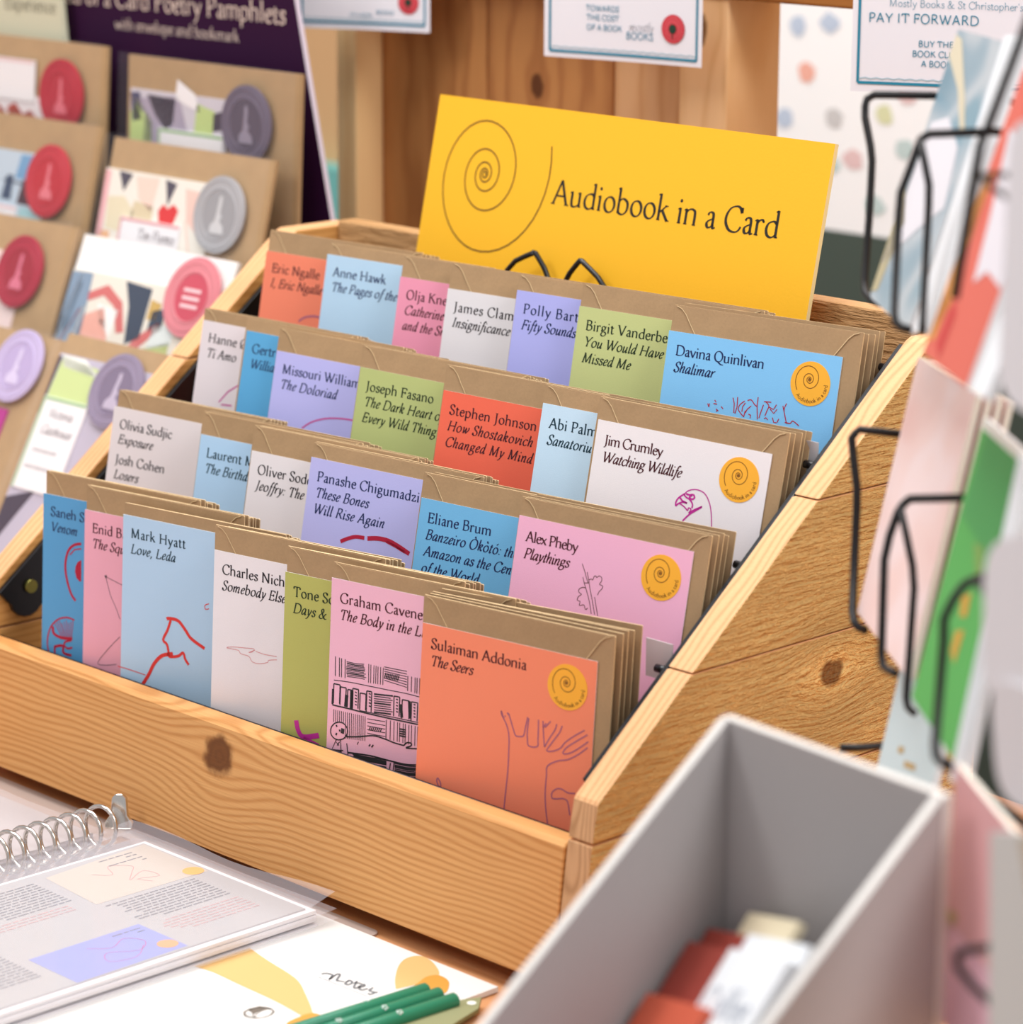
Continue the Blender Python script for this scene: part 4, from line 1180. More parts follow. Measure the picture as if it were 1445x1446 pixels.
# ------------------------------------------------------------------ the yellow sign and its wire easel
smw = lean_frame(Vector((-401.4, 290.1, 312.7)) * MM, 12, 0, -0.24)
sg = MB()
YEL = flat('sign_yellow', '#f3b826', 0.55, 0, 0.3, grain=0.02, gscale=700)
SW = 0.3186
sh = 0.1562
sg.prism([(0, 0, -sh), (SW, 0, -sh), (SW, 0, 0), (0, 0, 0)], (0, 0.003, 0), YEL, flat('foam_edge', '#f0d9a0', 0.7))
to = xz(-0.00012)
pts = []
for i in range(200):
    th = i / 199 * 5.2 * 2 * math.pi
    f = 0.47 ** (th / (2 * math.pi))
    a = R(22) - th
    pts.append((49.8 + 57.5 * f * math.cos(a) * (1 if math.cos(a) > 0 else 0.93), -44.5 + 59 * f * math.sin(a)))
ribbon(sg, pts, 1.0, flat('sign_line', '#6b4a10', 0.6), to)
SI = flat('sign_ink', '#231f1a', 0.6)
w_ = text_width('Audiobook in a Card', 1000)
text(sg, 'Audiobook in a Card', 109.6, -56.0, 179.5 / w_ * 1000, SI, to, weight=1.15)
tag(sg.build('display_sign', None, smw), 'yellow board sign with a spiral and black serif words', 'sign')
ea = thing('wire_easel', 'black wire easel holding up the yellow sign', 'easel', smw @ Matrix.Translation((0.130, -0.002, -sh)))
EO = Matrix.Translation((-0.130, 0.002, sh))
for a in ([(86, -3.5, -148), (88, -9, -135), (93, -11, -99.5), (110, -10, -87.4), (112.2, -9.6, -86.6), (114, -9, -88), (123, -6, -100), (127, -4.5, -120), (128, -4, -152)],
          [(133, -4, -152), (135, -4.5, -120), (140.5, -9, -100), (149.5, -10, -87.6), (151.5, -9.8, -86.6), (153.5, -9.4, -87.6), (170, -7, -99), (178, -5, -120), (181, -4, -150)]):
    q = MB(); q.tube([tuple(c * MM for c in p) for p in catmull(a, 3)], 0.00165, BLACK, 10); q.build('front_hook', ea, EO)
for x in (128, 133):
    q = MB(); q.tube([tuple(c * MM for c in p) for p in [(x, -4, -152), (x, 1, -154.5), (x, 6, -153), (x, 6, -120), (x, 6.5, -60)]], 0.0015, BLACK, 8); q.build('back_leg', ea, EO)

# ------------------------------------------------------------------ poetry pamphlet stand on the left
PURPLE = flat('stand_purple', '#2e0a30', 0.7, spec=0.15)
st = thing('pamphlet_stand', 'dark purple tiered stand with a lettered header board, left of the rack', 'display stand', Matrix.Translation((-0.78, 0.25, -0.083)))
SO = Matrix.Translation((0.78, -0.25, 0.083))
hb = MB()
hp = [(-0.876, 0.40), (-0.6165, 0.40), (-0.567, 0.195), (-0.567, -0.0825), (-0.876, -0.0825)]
hb.prism([(x, 0.346, z) for x, z in hp], (0, 0.004, 0), PURPLE, flat('board_edge', '#cfc6d4', 0.6))
CRM = flat('header_ink', '#e9d3c6', 0.6)
to = lambda a, b: (a * MM, 0.3457, b * MM)
w_ = text_width('Instead of a Card Poetry Pamphlets', 1000)
text(hb, 'Instead of a Card Poetry Pamphlets', -905, 338.5, 290 / w_ * 1000, CRM, to, weight=1.05)
w_ = text_width('with envelope and bookmark', 1000)
text(hb, 'with envelope and bookmark', -806, 323.0, 141 / w_ * 1000, CRM, to, weight=0.95)
hb.build('header_board', st, SO)
DARK = flat('stand_dark', '#161016', 0.5)
for (y, z) in ((0.318, 0.098), (0.262, 0.052), (0.200, 0.000), (0.122, -0.050)):
    q = MB(); q.box((-1.10, y - 0.014, z - 0.006), (-0.5185, y + 0.030, z), DARK)
    q.box((-1.10, y - 0.016, z - 0.006), (-0.5185, y - 0.0142, z + 0.012), DARK)
    q.build('tier', st, SO, bevel=0.0008)
for x in (-1.102, -0.7745, -0.521):
    q = MB(); q.prism([(x, 0.10, -0.0826), (x, 0.3455, -0.0826), (x, 0.3455, 0.13), (x, 0.33, 0.13), (x, 0.10, -0.045)], (0.0024, 0, 0), DARK)
    q.build('side_panel', st, SO)
cb = MB()
cb.prism([(x, 0.334, z) for x, z in ((-1.02, 0.40), (-0.862, 0.40), (-0.8515, 0.308), (-0.934, 0.3105), (-1.02, 0.3135))], (0, 0.004, 0), flat('header_cream', '#cfcdb4', 0.6))
to = lambda a, b: (a * MM, 0.3338, b * MM)
text(cb, 'Experience', -925, 331, 15, flat('header_grey_ink', '#84806c', 0.6), to, weight=1.3)
cb.build('header_card', st, SO)

FILM = film('cellophane', '#f6f6fa', 0.035, 0.06)
PK = {}
def packet(key, TL, w, lean, h, label, paper, art, seal_c, seal_hex, rim_hex, group, seal_relief='#ffffff', lens=False, extra=None, kr=True):
    mw = lean_frame(TL, lean, 0)
    p = thing('pamphlet_packet', label, 'packet', mw @ Matrix.Translation((w / 2, 0, -h)), group)
    off = Matrix.Translation((-w / 2, 0, h))
    q = MB(); q.prism([(0, 0, -h), (w, 0, -h), (w, 0, 0), (0, 0, 0)], (0, 0.003, 0), paper)
    q.build('envelope', p, off)
    if art:
        q = MB()
        x0, x1, z1, base, polys, inks = art
        q.box((x0 * MM, -0.0016, -h + 0.004), (x1 * MM, -0.0001, z1 * MM), base)
        to = xz(-0.00175)
        for mm_, pts in polys:
            q.poly([to(*a) for a in pts], mm_)
        for mm_, wd, pts in inks:
            ribbon(q, pts, wd, mm_, to)
        q.build('pamphlet', p, off)
    if extra:
        x0, x1, z0, z1, border, lines = extra
        q = MB()
        q.box((x0 * MM, -0.0026, z0 * MM), (x1 * MM, -0.0018, z1 * MM), WHITE)
        to = xz(-0.0027)
        if border:
            for a, b in (((x0 + 1, z1 - 1.5), (x1 - 1, z1 - 1.5)), ((x0 + 1.5, z0), (x0 + 1.5, z1 - 1))):
                ribbon(q, [a, b], 2.2, border, to)
        for (x, z, s_, em_) in lines:
            if s_ is None:
                for jj in range(int(em_)):
                    ribbon(q, [(x + jj * 4.5 + 3.0 * t / 5, z + (1.3 if t % 2 else -1.0)) for t in range(6)], 0.7, INK['dkline'], to)
            else:
                text(q, s_, x, z, em_, INK['dkline'], to, 'italic', weight=1.2)
        q.build('title_label', p, off)
    if seal_c:
        cx, cz = seal_c
        sm, rm, lm = flat('seal_' + seal_hex, seal_hex, 0.4), flat('seal_rim_' + rim_hex, rim_hex, 0.4), flat('seal_relief_' + seal_relief, seal_relief, 0.5)
        q = MB()
        n = 40
        def ell(r): return [((cx + r * math.cos(2 * math.pi * k / n)) * MM, (cz + r * math.sin(2 * math.pi * k / n)) * MM) for k in range(n)]
        if lens:
            E1 = [(a, -0.0030, b) for a, b in ell(28)]
        else:
            E1 = [(a, -0.0030, b) for a, b in ell(26.5)]
        q.prism(E1, (0, -0.0014, 0), rm)
        for r_, wd in ((23.5, 0.9), (17.5, 1.0)):
            c_ = [(cx + r_ * math.cos(2 * math.pi * k / n), -0.0044, cz + r_ * math.sin(2 * math.pi * k / n)) for k in range(n)]
            q.tube([(a * MM, y, b * MM) for a, y, b in c_], wd * 0.5 * MM, rm, 6, True)
        q.poly([(a, -0.00448, b) for a, b in ell(16.5)], sm)
        to = xz(-0.0047)
        if lens:
            for zz in (4.5, -1, -6.5):
                ribbon(q, [(cx - 9, cz + zz), (cx + 9, cz + zz)], 2.6, lm, to)
        else:
            q.poly([to(cx + a, cz + b) for a, b in ((-1.2, 12), (1.6, 13), (2.6, 9), (1.9, 1), (4.5, -1.5), (2.2, -4), (7, -8), (8, -13), (-7, -13), (-6.5, -8), (-2.5, -4), (-2, 1), (-1.4, 7))], lm)
        q.build('seal', p, off)
    q = MB()
    q.poly([(-0.004, -0.0062, -h + 0.002), (w + 0.0015, -0.0062, -h + 0.002), (w + 0.0015, -0.0062, 0.002), (-0.004, -0.0062, 0.002)], FILM)
    q.build('sleeve', p, off)
    return p
F = lambda n_, h_: flat('print_' + n_, h_, 0.6)
PUR, LGR, GRY, DKL = F('violet_grey', '#a49aae'), F('light_green', '#b8cc84'), F('mist', '#c9c4cf'), F('dark_leaf', '#3d3044')
packet('R1', (-0.763, 0.325, 0.309), 0.188, 3, 0.207, 'kraft poetry packet with a purple seal under the header board lettering', KRAFT_BIG,
       (5, 112, -23, GRY, [(LGR, [(5, -60), (30, -66), (30, -45), (14, -30), (5, -40)]), (PUR, [(5, -30), (60, -25), (75, -60), (20, -66), (22, -40)]), (F('slate', '#4c4a6a'), [(5, -26), (16, -25), (18, -44), (8, -46)]), (DKL, [(24, -26), (56, -27), (54, -44), (46, -50), (34, -40)]), (LGR, [(80, -28), (100, -32), (96, -60), (76, -58)]), (WHITE, [(58, -13), (78, -22), (84, -34), (56, -27)]), (DKL, [(98, -34), (112, -30), (108, -44), (98, -46)])], []),
       (136.4, -37.2), '#54485a', '#675c70', 'poetry packets, right column', '#8d8497', extra=(38, 110, -90, -48, F('leaf_green', '#9cbc8c'), [(76, -72, None, 5)]))
HE = F('heart_red', '#d8262a')
packet('R2', (-0.755, 0.305, 0.253), 0.1765, 14, 0.205, 'kraft poetry packet with a silver grey seal and a red heart', KRAFT_BIG,
       (-1, 121, -22, F('ivory', '#ece6dc'), [(F('peach', '#f0d2c4'), [(34, -25), (60, -24), (56, -48), (40, -40)]), (F('shadow_plum', '#4a4454'), [(14, -23), (30, -24), (22, -37)]), (F('shadow_plum', '#4a4454'), [(67, -24), (80, -26), (73, -42)]), (F('buff', '#e2d6b8'), [(6, -42), (24, -40), (38, -50), (34, -66), (8, -64)]), (F('buff2', '#d8c8a6'), [(36, -42), (58, -44), (58, -60), (34, -58)]), (HE, [(64, -46), (69, -41), (74, -44), (80, -40), (86, -44), (83, -52), (78, -60), (68, -59)]), (F('salmon_bits', '#e8b488'), [(0, -66), (14, -66), (14, -78), (0, -78)]), (F('pink_edge', '#e8b0b4'), [(-1, -23), (5, -24), (5, -70), (-1, -70)]), (F('blush', '#eec8bc'), [(90, -28), (118, -30), (112, -60), (96, -50)])], [(F('peach', '#f0d2c4'), 2.0, [(95, -50), (112, -90)])]),
       (132.2, -41.8), '#9a999d', '#a9a8ac', 'poetry packets, right column', '#c9c9cc', extra=(24.5, 92, -84, -54, F('pink_border', '#e0a4a8'), [(46, -68, 'Ten Poems', 11)]))
DB, CR = F('night_blue', '#2e3c52'), F('coral_red', '#cf6a68')
packet('R3', (-0.746, 0.27, 0.1885), 0.169, 22, 0.200, 'white packet with a rose pink seal and a busy coloured picture', F('white_card', '#efeeec'),
       (1, 165, -25, F('picture_cream', '#e6dfd2'), [(F('steel', '#8096ae'), [(1, -27), (24, -26), (30, -90), (1, -90)]), (F('skin_pink', '#e6a898'), [(26, -56), (46, -48), (58, -70), (52, -90), (24, -88)]), (F('picture_white', '#f4f0ec'), [(38, -46), (62, -48), (60, -68), (44, -58)]), (CR, [(24, -40), (44, -32), (64, -42), (74, -62), (66, -64), (56, -46), (42, -40), (26, -46)]), (DB, [(62, -27), (92, -29), (92, -64), (78, -70), (72, -44)]), (F('ochre', '#c9a456'), [(94, -36), (106, -38), (104, -50), (94, -50)]), (DB, [(98, -44), (112, -40), (112, -56), (98, -58)]), (CR, [(78, -76), (88, -64), (108, -50), (110, -56), (94, -70), (86, -86), (78, -86)]), (F('picture_blue', '#3f6a92'), [(58, -96), (78, -78), (84, -90), (66, -104)]), (F('leafy', '#b8c27a'), [(100, -70), (124, -62), (128, -90), (108, -96)]), (DB, [(112, -74), (118, -74), (116, -100), (110, -100)]), (F('picture_pale', '#dfe6e4'), [(104, -54), (126, -50), (126, -64), (102, -70)])],
        [(F('picture_white', '#f4f0ec'), 3.5, [(12, -28), (4, -60), (0, -95)]), (F('picture_white', '#f4f0ec'), 3, [(24, -50), (16, -95)]), (DB, 2.2, [(14, -34), (8, -70)]), (CR, 2.0, [(20, -52), (6, -80)])]),
       (137, -29.5), '#c8455a', '#d9808a', 'poetry packets, right column', '#f3c9cf', lens=True)
packet('R4', (-0.694, 0.216, 0.132), 0.170, 28, 0.195, 'lowest right poetry packet with a dusky purple seal and a white text label', KRAFT_BIG,
       (1, 170, -15, F('lilac_grey', '#b9b2c4'), [(F('lime_wash', '#c4d490'), [(6, -17), (62, -22), (58, -50), (4, -46)]), (F('white_fold', '#eef0ea'), [(4, -16), (30, -16), (56, -28), (40, -26), (10, -24)]), (DKL, [(1, -17), (5, -17), (3, -52), (1, -60)]), (DKL, [(1, -120), (26, -112), (34, -104), (20, -128), (8, -150), (1, -160)]), (DKL, [(52, -33), (64, -28), (60, -40)])], []),
       (75.5, -32.4), '#7a6c86', '#8d809a', 'poetry packets, right column', '#b9aec4', extra=(3, 52, -112, -46, F('leaf_green', '#9cbc8c'), [(14, -60, 'Victoria', 9.5), (12, -72, 'Gatehouse', 9.5), (12, -84, None, 6), (10, -96, None, 7)]))
RED = '#b0102c'
packet('L1', (-0.976, 0.325, 0.3125), 0.188, 4, 0.207, 'topmost red-sealed packet of the left column under the cream card', KRAFT_BIG,
       (2, 128, -42, F('rose_white', '#efe4e6'), [(F('brick', '#b44a3a'), [(70, -52), (80, -48), (90, -56), (100, -52), (104, -62), (92, -60), (86, -70), (74, -62)]), (F('magenta_bits', '#b02a64'), [(84, -70), (96, -66), (110, -74), (100, -78)]), (F('brick', '#b44a3a'), [(58, -50), (68, -56), (66, -74), (58, -70)])], [(F('brick', '#b44a3a'), 2.2, [(60 + 10 * k, -54 - 6 * (k % 2)) for k in range(6)])]),
       (139.5, -38.5), RED, '#b3152f', 'poetry packets, left column', '#d86a78', extra=(20, 105, -46, -16, F('pale_rose', '#e8c8cc'), []))
packet('L2', (-0.959, 0.305, 0.2585), 0.190, 13, 0.205, 'second red-sealed packet down with a blue picture', KRAFT_BIG,
       (2, 136, -26, F('pale_steel', '#b9c8d6'), [(F('picture_navy', '#3a4a66'), [(88, -44), (96, -44), (96, -62), (84, -62)]), (F('picture_wine', '#4a2a36'), [(108, -46), (122, -46), (120, -64), (104, -64)]), (F('picture_sky', '#6f9cc4'), [(102, -28), (116, -28), (110, -46), (98, -46)]), (F('white_stripe', '#eef2f4'), [(116, -28), (124, -28), (120, -46), (114, -46)]), (F('aqua', '#a4cdd4'), [(110, -66), (136, -68), (130, -84), (104, -84)])], [(F('picture_navy', '#3a4a66'), 1.5, [(84, -48), (120, -50)])]),
       (141.0, -44.0), '#b81a2c', '#bd2838', 'poetry packets, left column', '#dc7480', extra=(40, 106, -96, -66, F('pale_rose', '#e8c8cc'), []))
packet('L3', (-0.939, 0.27, 0.192), 0.1855, 20, 0.200, 'third packet down with a crimson seal and pale pink picture', KRAFT_BIG,
       (2, 138, -26, F('petal', '#ecd6d4'), [(F('petal_red', '#d88a84'), [(100, -40), (112, -36), (120, -52), (104, -56)])], []),
       (135.8, -38.8), '#9c0f2c', '#a81c38', 'poetry packets, left column', '#d47088')
packet('L4', (-0.878, 0.2145, 0.126), 0.184, 28, 0.195, 'lowest left packet with a pale lavender seal above magenta paper', KRAFT_BIG,
       (2, 150, -56, F('magenta_paper', '#b02486'), [], []), (145.0, -25.0), '#b3a2cc', '#bdaed4', 'poetry packets, left column', '#d0c4e2')
# ------------------------------------------------------------------ vouchers hanging from the bookcase shelf
TEAL = flat('voucher_teal', '#1d7f9c', 0.6)
VP = flat('voucher_paper', '#e6e4ec', 0.7)
SOFT = flat('voucher_small_print', '#9fb8c4', 0.7)
def voucher(BL, yaw_, w, h, label, lines, border, roundel=None):
    mw = lean_frame(BL, 0, yaw_)
    v = MB()
    n = 10
    bend = lambda x: 0.0025 * math.sin(math.pi * x / w)
    for i in range(n):
        xa, xb = w * i / n, w * (i + 1) / n
        v.prism([(xa * MM, bend(xa), 0), (xb * MM, bend(xb), 0), (xb * MM, bend(xb), h * MM), (xa * MM, bend(xa), h * MM)], (0, 0.0004, 0), VP)
    to = lambda a, b: (a * MM, bend(a) - 0.0004, b * MM)
    (bx0, bx1, bz) = border
    seg = [(bx0 + (bx1 - bx0) * i / 12, bz) for i in range(13)]
    ribbon(v, seg, 1.7, TEAL, to)
    for bx in (bx0, bx1):
        ribbon(v, [(bx, bz), (bx, h - 3)], 1.5, TEAL, to)
    ribbon(v, [(bx0 + 1 + (bx1 - bx0 - 2) * i / 30, bz + 2.6 + (0.35 if i % 2 else -0.35)) for i in range(31)], 0.7, SOFT, to)
    for (x, z, s_, em_, style, mm_, wt) in lines:
        text(v, s_, x, z, em_, mm_, to, style, weight=wt)
    if roundel:
        cx, cz, r_ = roundel
        cols = [flat('roundel_red', '#c5283a', 0.5), flat('roundel_light', '#e06a70', 0.5), flat('roundel_green', '#1c3a2c', 0.5)]
        for k, (rr_, c_) in enumerate(((1.0, 0), (0.86, 1), (0.8, 0), (0.66, 1), (0.6, 0), (0.5, 1), (0.44, 0), (0.33, 2))):
            to2 = lambda a, b: (a * MM, bend(a) - 0.0006 - 0.00008 * k, b * MM)
            disc2(v, cx, cz, r_ * rr_, r_ * rr_, cols[c_], to2, 22)
        ribbon(v, [(cx, cz), (cx, cz - r_ * 0.62)], 0.7, cols[2], lambda a, b: (a * MM, bend(a) - 0.0014, b * MM))
    tag(v.build('gift_voucher', None, mw), label, 'voucher', 'vouchers hanging from the shelf')
GREY = flat('voucher_script', '#8a8f98', 0.7)
voucher((-0.650, 0.385, 0.332), 23.1, 101.3, 70, 'leftmost white voucher, hanging partly over the purple board', [(40, 9.0, 'OF A BOOK', 3.4, 'sans', TEAL, 1.3), (60, 11, 'BOOKS', 4.2, 'sans', TEAL, 1.3)], (4.4, 97.5, 4.6), (85, 20, 8.0))
voucher((-0.406, 0.385, 0.330), 8.94, 120.5, 70, 'middle white voucher hanging above the yellow sign', [(31.4, 30.4, 'TOWARDS', 5.3, 'sans', TEAL, 1.3), (32, 24.6, 'THE COST', 5.3, 'sans', TEAL, 1.3), (32, 18.4, 'OF A BOOK', 5.3, 'sans', TEAL, 1.3), (64, 19.4, '~mostly'.replace('~', ''), 8.5, 'italic', GREY, 0.7), (62, 14.2, 'BOOKS', 6.6, 'sans', TEAL, 1.2)], (4.5, 116.7, 3.9), (98.5, 22.4, 9.0))
voucher((-0.152, 0.385, 0.328), 23.6, 110, 76, 'rightmost white voucher behind the wire rack, the largest lettered', [(9.2, 40.3, 'PAY IT FORWARD', 8.1, 'sans', TEAL, 1.1), (39, 27.0, 'BUY THE', 5.2, 'sans', TEAL, 1.3), (35.6, 21.2, 'BOOK CLUB', 5.2, 'sans', TEAL, 1.3), (41, 15.6, 'A BOOK', 5.2, 'sans', TEAL, 1.3), (21, 49.5, "Mostly Books & St Christopher's", 6.2, 'thin', TEAL, 1.3)], (4.1, 106, 5.2))

# ------------------------------------------------------------------ ring binder with plastic pockets, lower left
bd = thing('ring_binder', 'open ring binder with clear pockets lying before the rack', 'binder', Matrix.Translation((-0.32, -0.12, -0.083)))
BO = Matrix.Translation((0.32, 0.12, 0.083))
q = MB()
cv = film('binder_cover', '#c9b3a8', 0.8, 0.3)
cvp = [(-0.492, -0.34), (-0.128, -0.34)] + [(-0.1330 + 0.005 * math.sin(a), -0.0117 + 0.005 * (math.cos(a))) for a in (R(90), R(60), R(30), 0)] + [(-0.492, -0.0040)]
q.prism([(x, y, -0.0826) for x, y in cvp], (0, 0, 0.0008), cv); q.build('cover', bd, BO)
PLA = film('pocket_plastic', '#dcdce6', 0.22, 0.10)
PAGE = flat('binder_page', '#b6b2b2', 0.6)
PTXT = flat('page_text', '#77757c', 0.7)
PTXR = flat('page_text_red', '#d59a98', 0.7)
def pocket(x0, x1, y0, y1, z, curl):
    q = MB()
    nx, ny = 12, 16
    def hz(u, v):
        return z + curl * (math.exp(-((1 - v) / 0.05) ** 2) * (0.35 + 0.75 * u ** 4) + 0.25 * math.sin(u * 9) * math.exp(-((1 - v) / 0.08) ** 2))
    for i in range(nx):
        for j in range(ny):
            c = [(x0 + (x1 - x0) * a / nx, y0 + (y1 - y0) * b / ny, hz(a / nx, b / ny)) for a, b in ((i, j), (i + 1, j), (i + 1, j + 1), (i, j + 1))]
            q.poly(c, PLA, True)
    return q
for k, (dx, dy) in enumerate(((0.0004, 0.0004), (-0.0003, 0.0))):
    z = -0.0795 + k * 0.0052
    p_ = MB(); p_.box((-0.3005, -0.335, z - 0.0030), (-0.1545 + dx, -0.0285 + dy, z + 0.0006), WHITE)
    p_.build('paper_sheet', bd, BO)
    pocket(-0.3235, -0.1490 + dx, -0.34, -0.0190 + dy, z + 0.0016, 0.0012).build('plastic_pocket', bd, BO)
q = MB(); q.box((-0.3005, -0.335, -0.0730), (-0.1545, -0.0290, -0.07105), WHITE); q.build('paper_sheet', bd, BO)
# the printed top sheet
pz = -0.0702
pg = MB(); pg.box((-0.2965, -0.335, pz - 0.0008), (-0.1585, -0.0330, pz), PAGE)
to = lambda x, y: (x * MM, y * MM, pz + 0.0001)
to_hi = lambda x, y: (x * MM, y * MM, pz + 0.0002)
pg.poly([to(*p) for p in ((-295, -34.0), (-289, -105), (-238.5, -109), (-237.5, -34.5))], flat('page_card_cream', '#cabdb0', 0.6))
pg.poly([to(*p) for p in ((-201, -110), (-200, -180), (-159, -180), (-160, -110))], flat('page_card_lavender', '#9297d4', 0.6))
disc2(pg, -243, -40.5, 6.0, 6.0, STICKER, to_hi, 20)
disc2(pg, -169, -116, 5.6, 5.6, flat('page_sticker', '#d9a062', 0.6), to_hi, 20)
rnd = random.Random(11)
def para(x0, x1, y0, n, dx, ink, w=0.75):
    """lines of print run towards -Y; consecutive lines step to +X"""
    for r_ in range(n):
        x = x0 + r_ * dx
        y = y0
        yend = x1 + rnd.uniform(0, 8) + (12 if r_ == n - 1 else 0)
        while y > yend:
            wl = rnd.uniform(2.2, 6.5)
            k = int(wl / 0.6) + 2
            ribbon(pg, [(x + (0.45 if t % 2 else -0.45), y - wl * t / k) for t in range(k + 1)], w, ink, to_hi)
            y -= wl + 1.3
para(-286, -172, -115, 11, 3.35, PTXT)
para(-247, -240, -121, 3, 3.4, PTXR, 0.6)
para(-212, -290, -188, 11, 3.35, PTXT)
para(-233, -106, -47.5, 10, 3.3, PTXT)
para(-196, -104, -47.5, 6, 3.4, PTXR, 0.6)
for x0, y0, n_ in ((-289, -47, 2), (-280, -47, 2), (-196, -113, 2)):
    para(x0, y0 - 20, y0, n_, 4, PTXT, 0.9)
def scrib(pts, ink, w=0.5): ribbon(pg, catmull(pts, 4), w, ink, to_hi)
scrib([(-276, -84), (-268, -76), (-280, -70), (-272, -60), (-264, -66), (-255, -74), (-262, -60), (-250, -58), (-254, -70), (-246, -66)], PTXR)
scrib([(-192, -150), (-184, -140), (-190, -128), (-180, -122), (-172, -132), (-180, -146), (-170, -152), (-166, -138), (-176, -126)], INK['pinkline'], 0.4)
pg.build('printed_page', bd, BO)
pocket(-0.3250, -0.1500, -0.34, -0.0195, -0.0690, 0.0060).build('plastic_pocket', bd, BO)
for k in range(2):
    pocket(-0.335, -0.492, -0.34, -0.0290, -0.0795 + 0.004 * k, 0.002).build('plastic_pocket', bd, BO)
q = MB(); q.box((-0.490, -0.335, -0.0815), (-0.342, -0.034, -0.0760), flat('binder_left_page', '#bdb2b0', 0.6)); q.build('paper_sheet', bd, BO)
for k in range(27):
    y = -0.0375 - k * 0.01035
    q = MB()
    q.tube([(-0.3300 + 0.0118 * math.cos(a), y + 0.0022 * math.sin(a + 1), -0.0680 + 0.0118 * math.sin(a)) for a in [2 * math.pi * i / 22 for i in range(22)]], 0.0013, CHROME, 8, True)
    q.build('ring', bd, BO)
q = MB(); q.box((-0.3345, -0.335, -0.0818), (-0.3255, -0.020, -0.0790), CHROME); q.build('spine_rail', bd, BO)
q = MB()
cp = [(-0.0080, 0), (0.0080, 0), (0.0082, 0.0035), (0.0052, 0.0075), (0.0045, 0.0150), (0.0042, 0.0172), (0.0020, 0.0195), (-0.0020, 0.0195), (-0.0042, 0.0172), (-0.0045, 0.0150), (-0.0052, 0.0075), (-0.0082, 0.0035)]
q.prism([(-0.3335 + 0.74 * x - 0.2 * z, -0.0215 + 0.67 * x + 0.2 * z, -0.0735 + z * 0.98) for x, z in cp], (0.0028, -0.0030, 0.0006), CHROME)
q.build('release_lever', bd, BO, bevel=0.0012, seg=3)

# ------------------------------------------------------------------ white notepad with yellow shapes, pencils on it
npd = MB()
pz2 = -0.0797
npd.box((-0.2100, -0.3400, -0.0824), (-0.0290, -0.0172, pz2), flat('notepad_white', '#e2e1df', 0.6))
Y1, Y2 = flat('pale_yellow', '#d9b274', 0.6), flat('strong_yellow', '#d2973e', 0.6)
to = lambda x, y: (x * MM, y * MM, pz2 + 0.0001)
to_hi = lambda x, y: (x * MM, y * MM, pz2 + 0.0002)
def blob(pts, m_, t_): npd.poly([t_(*p) for p in catmull(pts + [pts[0]], 4)[:-1]], m_)
blob([(-163.7, -72.4), (-135, -78.4), (-106.7, -83.7), (-88.2, -93.1), (-66.9, -106.4), (-61.5, -113.2), (-68.9, -112.3), (-91.9, -109.9), (-119.8, -109.3), (-140.6, -108.6), (-166, -108.2)], Y1, to)
blob([(-68.6, -110.7), (-66.9, -105.9), (-58.2, -104.8), (-54.8, -108.7), (-52.7, -116.3), (-53.2, -129.1), (-66.1, -124.5)], Y2, to_hi)
blob([(-61.7, -56.6), (-71.9, -47.9), (-83.6, -34.8), (-88.3, -25.5), (-86.6, -18.4), (-79, -17.8), (-67, -23.1), (-59.7, -29.5), (-58.1, -39), (-59.3, -45.8)], Y1, to)
blob([(-56.9, -51.5), (-60.6, -41.7), (-63, -34.4), (-60.4, -28.8), (-52.1, -29.9), (-44.9, -36.2), (-40.9, -42.9), (-43.2, -50.7), (-49.6, -54.8)], Y2, to_hi)
for s_ in ([(-102.0, -70.6), (-101.3, -68.3), (-97.1, -67.5), (-94.0, -72.6), (-96.6, -65.0), (-94.6, -64.8), (-90.9, -70.2), (-89.0, -70.1), (-86.5, -68.9)], [(-86.0, -66.9), (-84.6, -70.1), (-82.4, -70.1), (-83.0, -66.6), (-86.2, -65.8), (-85.5, -67.8)], [(-82.9, -63.7), (-78.2, -69.8), (-76.1, -70.3), (-76.9, -67.1)], [(-82.1, -66.4), (-78.7, -64.0)], [(-75.8, -68.6), (-75.4, -65.5), (-77.1, -64.0), (-76.9, -67.1), (-73.8, -69.8), (-72.1, -68.9), (-72.0, -66.0)], [(-70.9, -63.6), (-69.4, -67.4), (-65.9, -67.0), (-65.4, -70.0), (-67.1, -70.4)], [(-65.9, -67.0), (-64.8, -65.8)]):
    ribbon(npd, catmull(s_, 4), 1.2, flat('handwriting', '#707276', 0.7), lambda x, y: (x * MM, y * MM, pz2 + 0.0003))
ribbon(npd, [(-100.8, -74.1), (-64.3, -72.9)], 0.6, GREY, to)
LF = flat('leaf_print', '#6f675e', 0.6)
ce = (-86, -125)
el = []
for i in range(29):
    a = 2 * math.pi * i / 28
    el.append((ce[0] + 8.2 * math.cos(a) * 0.75 + 4.9 * math.sin(a) * 0.75 * 0 , ce[1] + 7.6 * math.sin(a)))
ribbon(npd, el, 0.8, LF, to)
npd.poly([to(*p) for p in ((-91.4, -131), (-93.2, -125.4), (-92, -119.5), (-87.9, -117.5), (-82.9, -118.0), (-86.9, -119), (-87, -123.8), (-86.2, -128), (-92.1, -126.6))], LF)
for s_ in ([(-83.6, -130.2), (-87.2, -131.5), (-91.7, -129.6), (-91.3, -126.6), (-88.0, -127.4), (-83.6, -130.2)], [(-82.9, -130.7), (-86.3, -124.3), (-86.2, -119.1), (-82.1, -118.4), (-79.8, -122.6), (-79.9, -127.3), (-82.9, -130.7)]):
    ribbon(npd, catmull(s_, 3), 0.5, LF, to_hi)
tag(npd.build('notepad'), 'white notepad with yellow leaf shapes and the handwritten word notes', 'notepad')

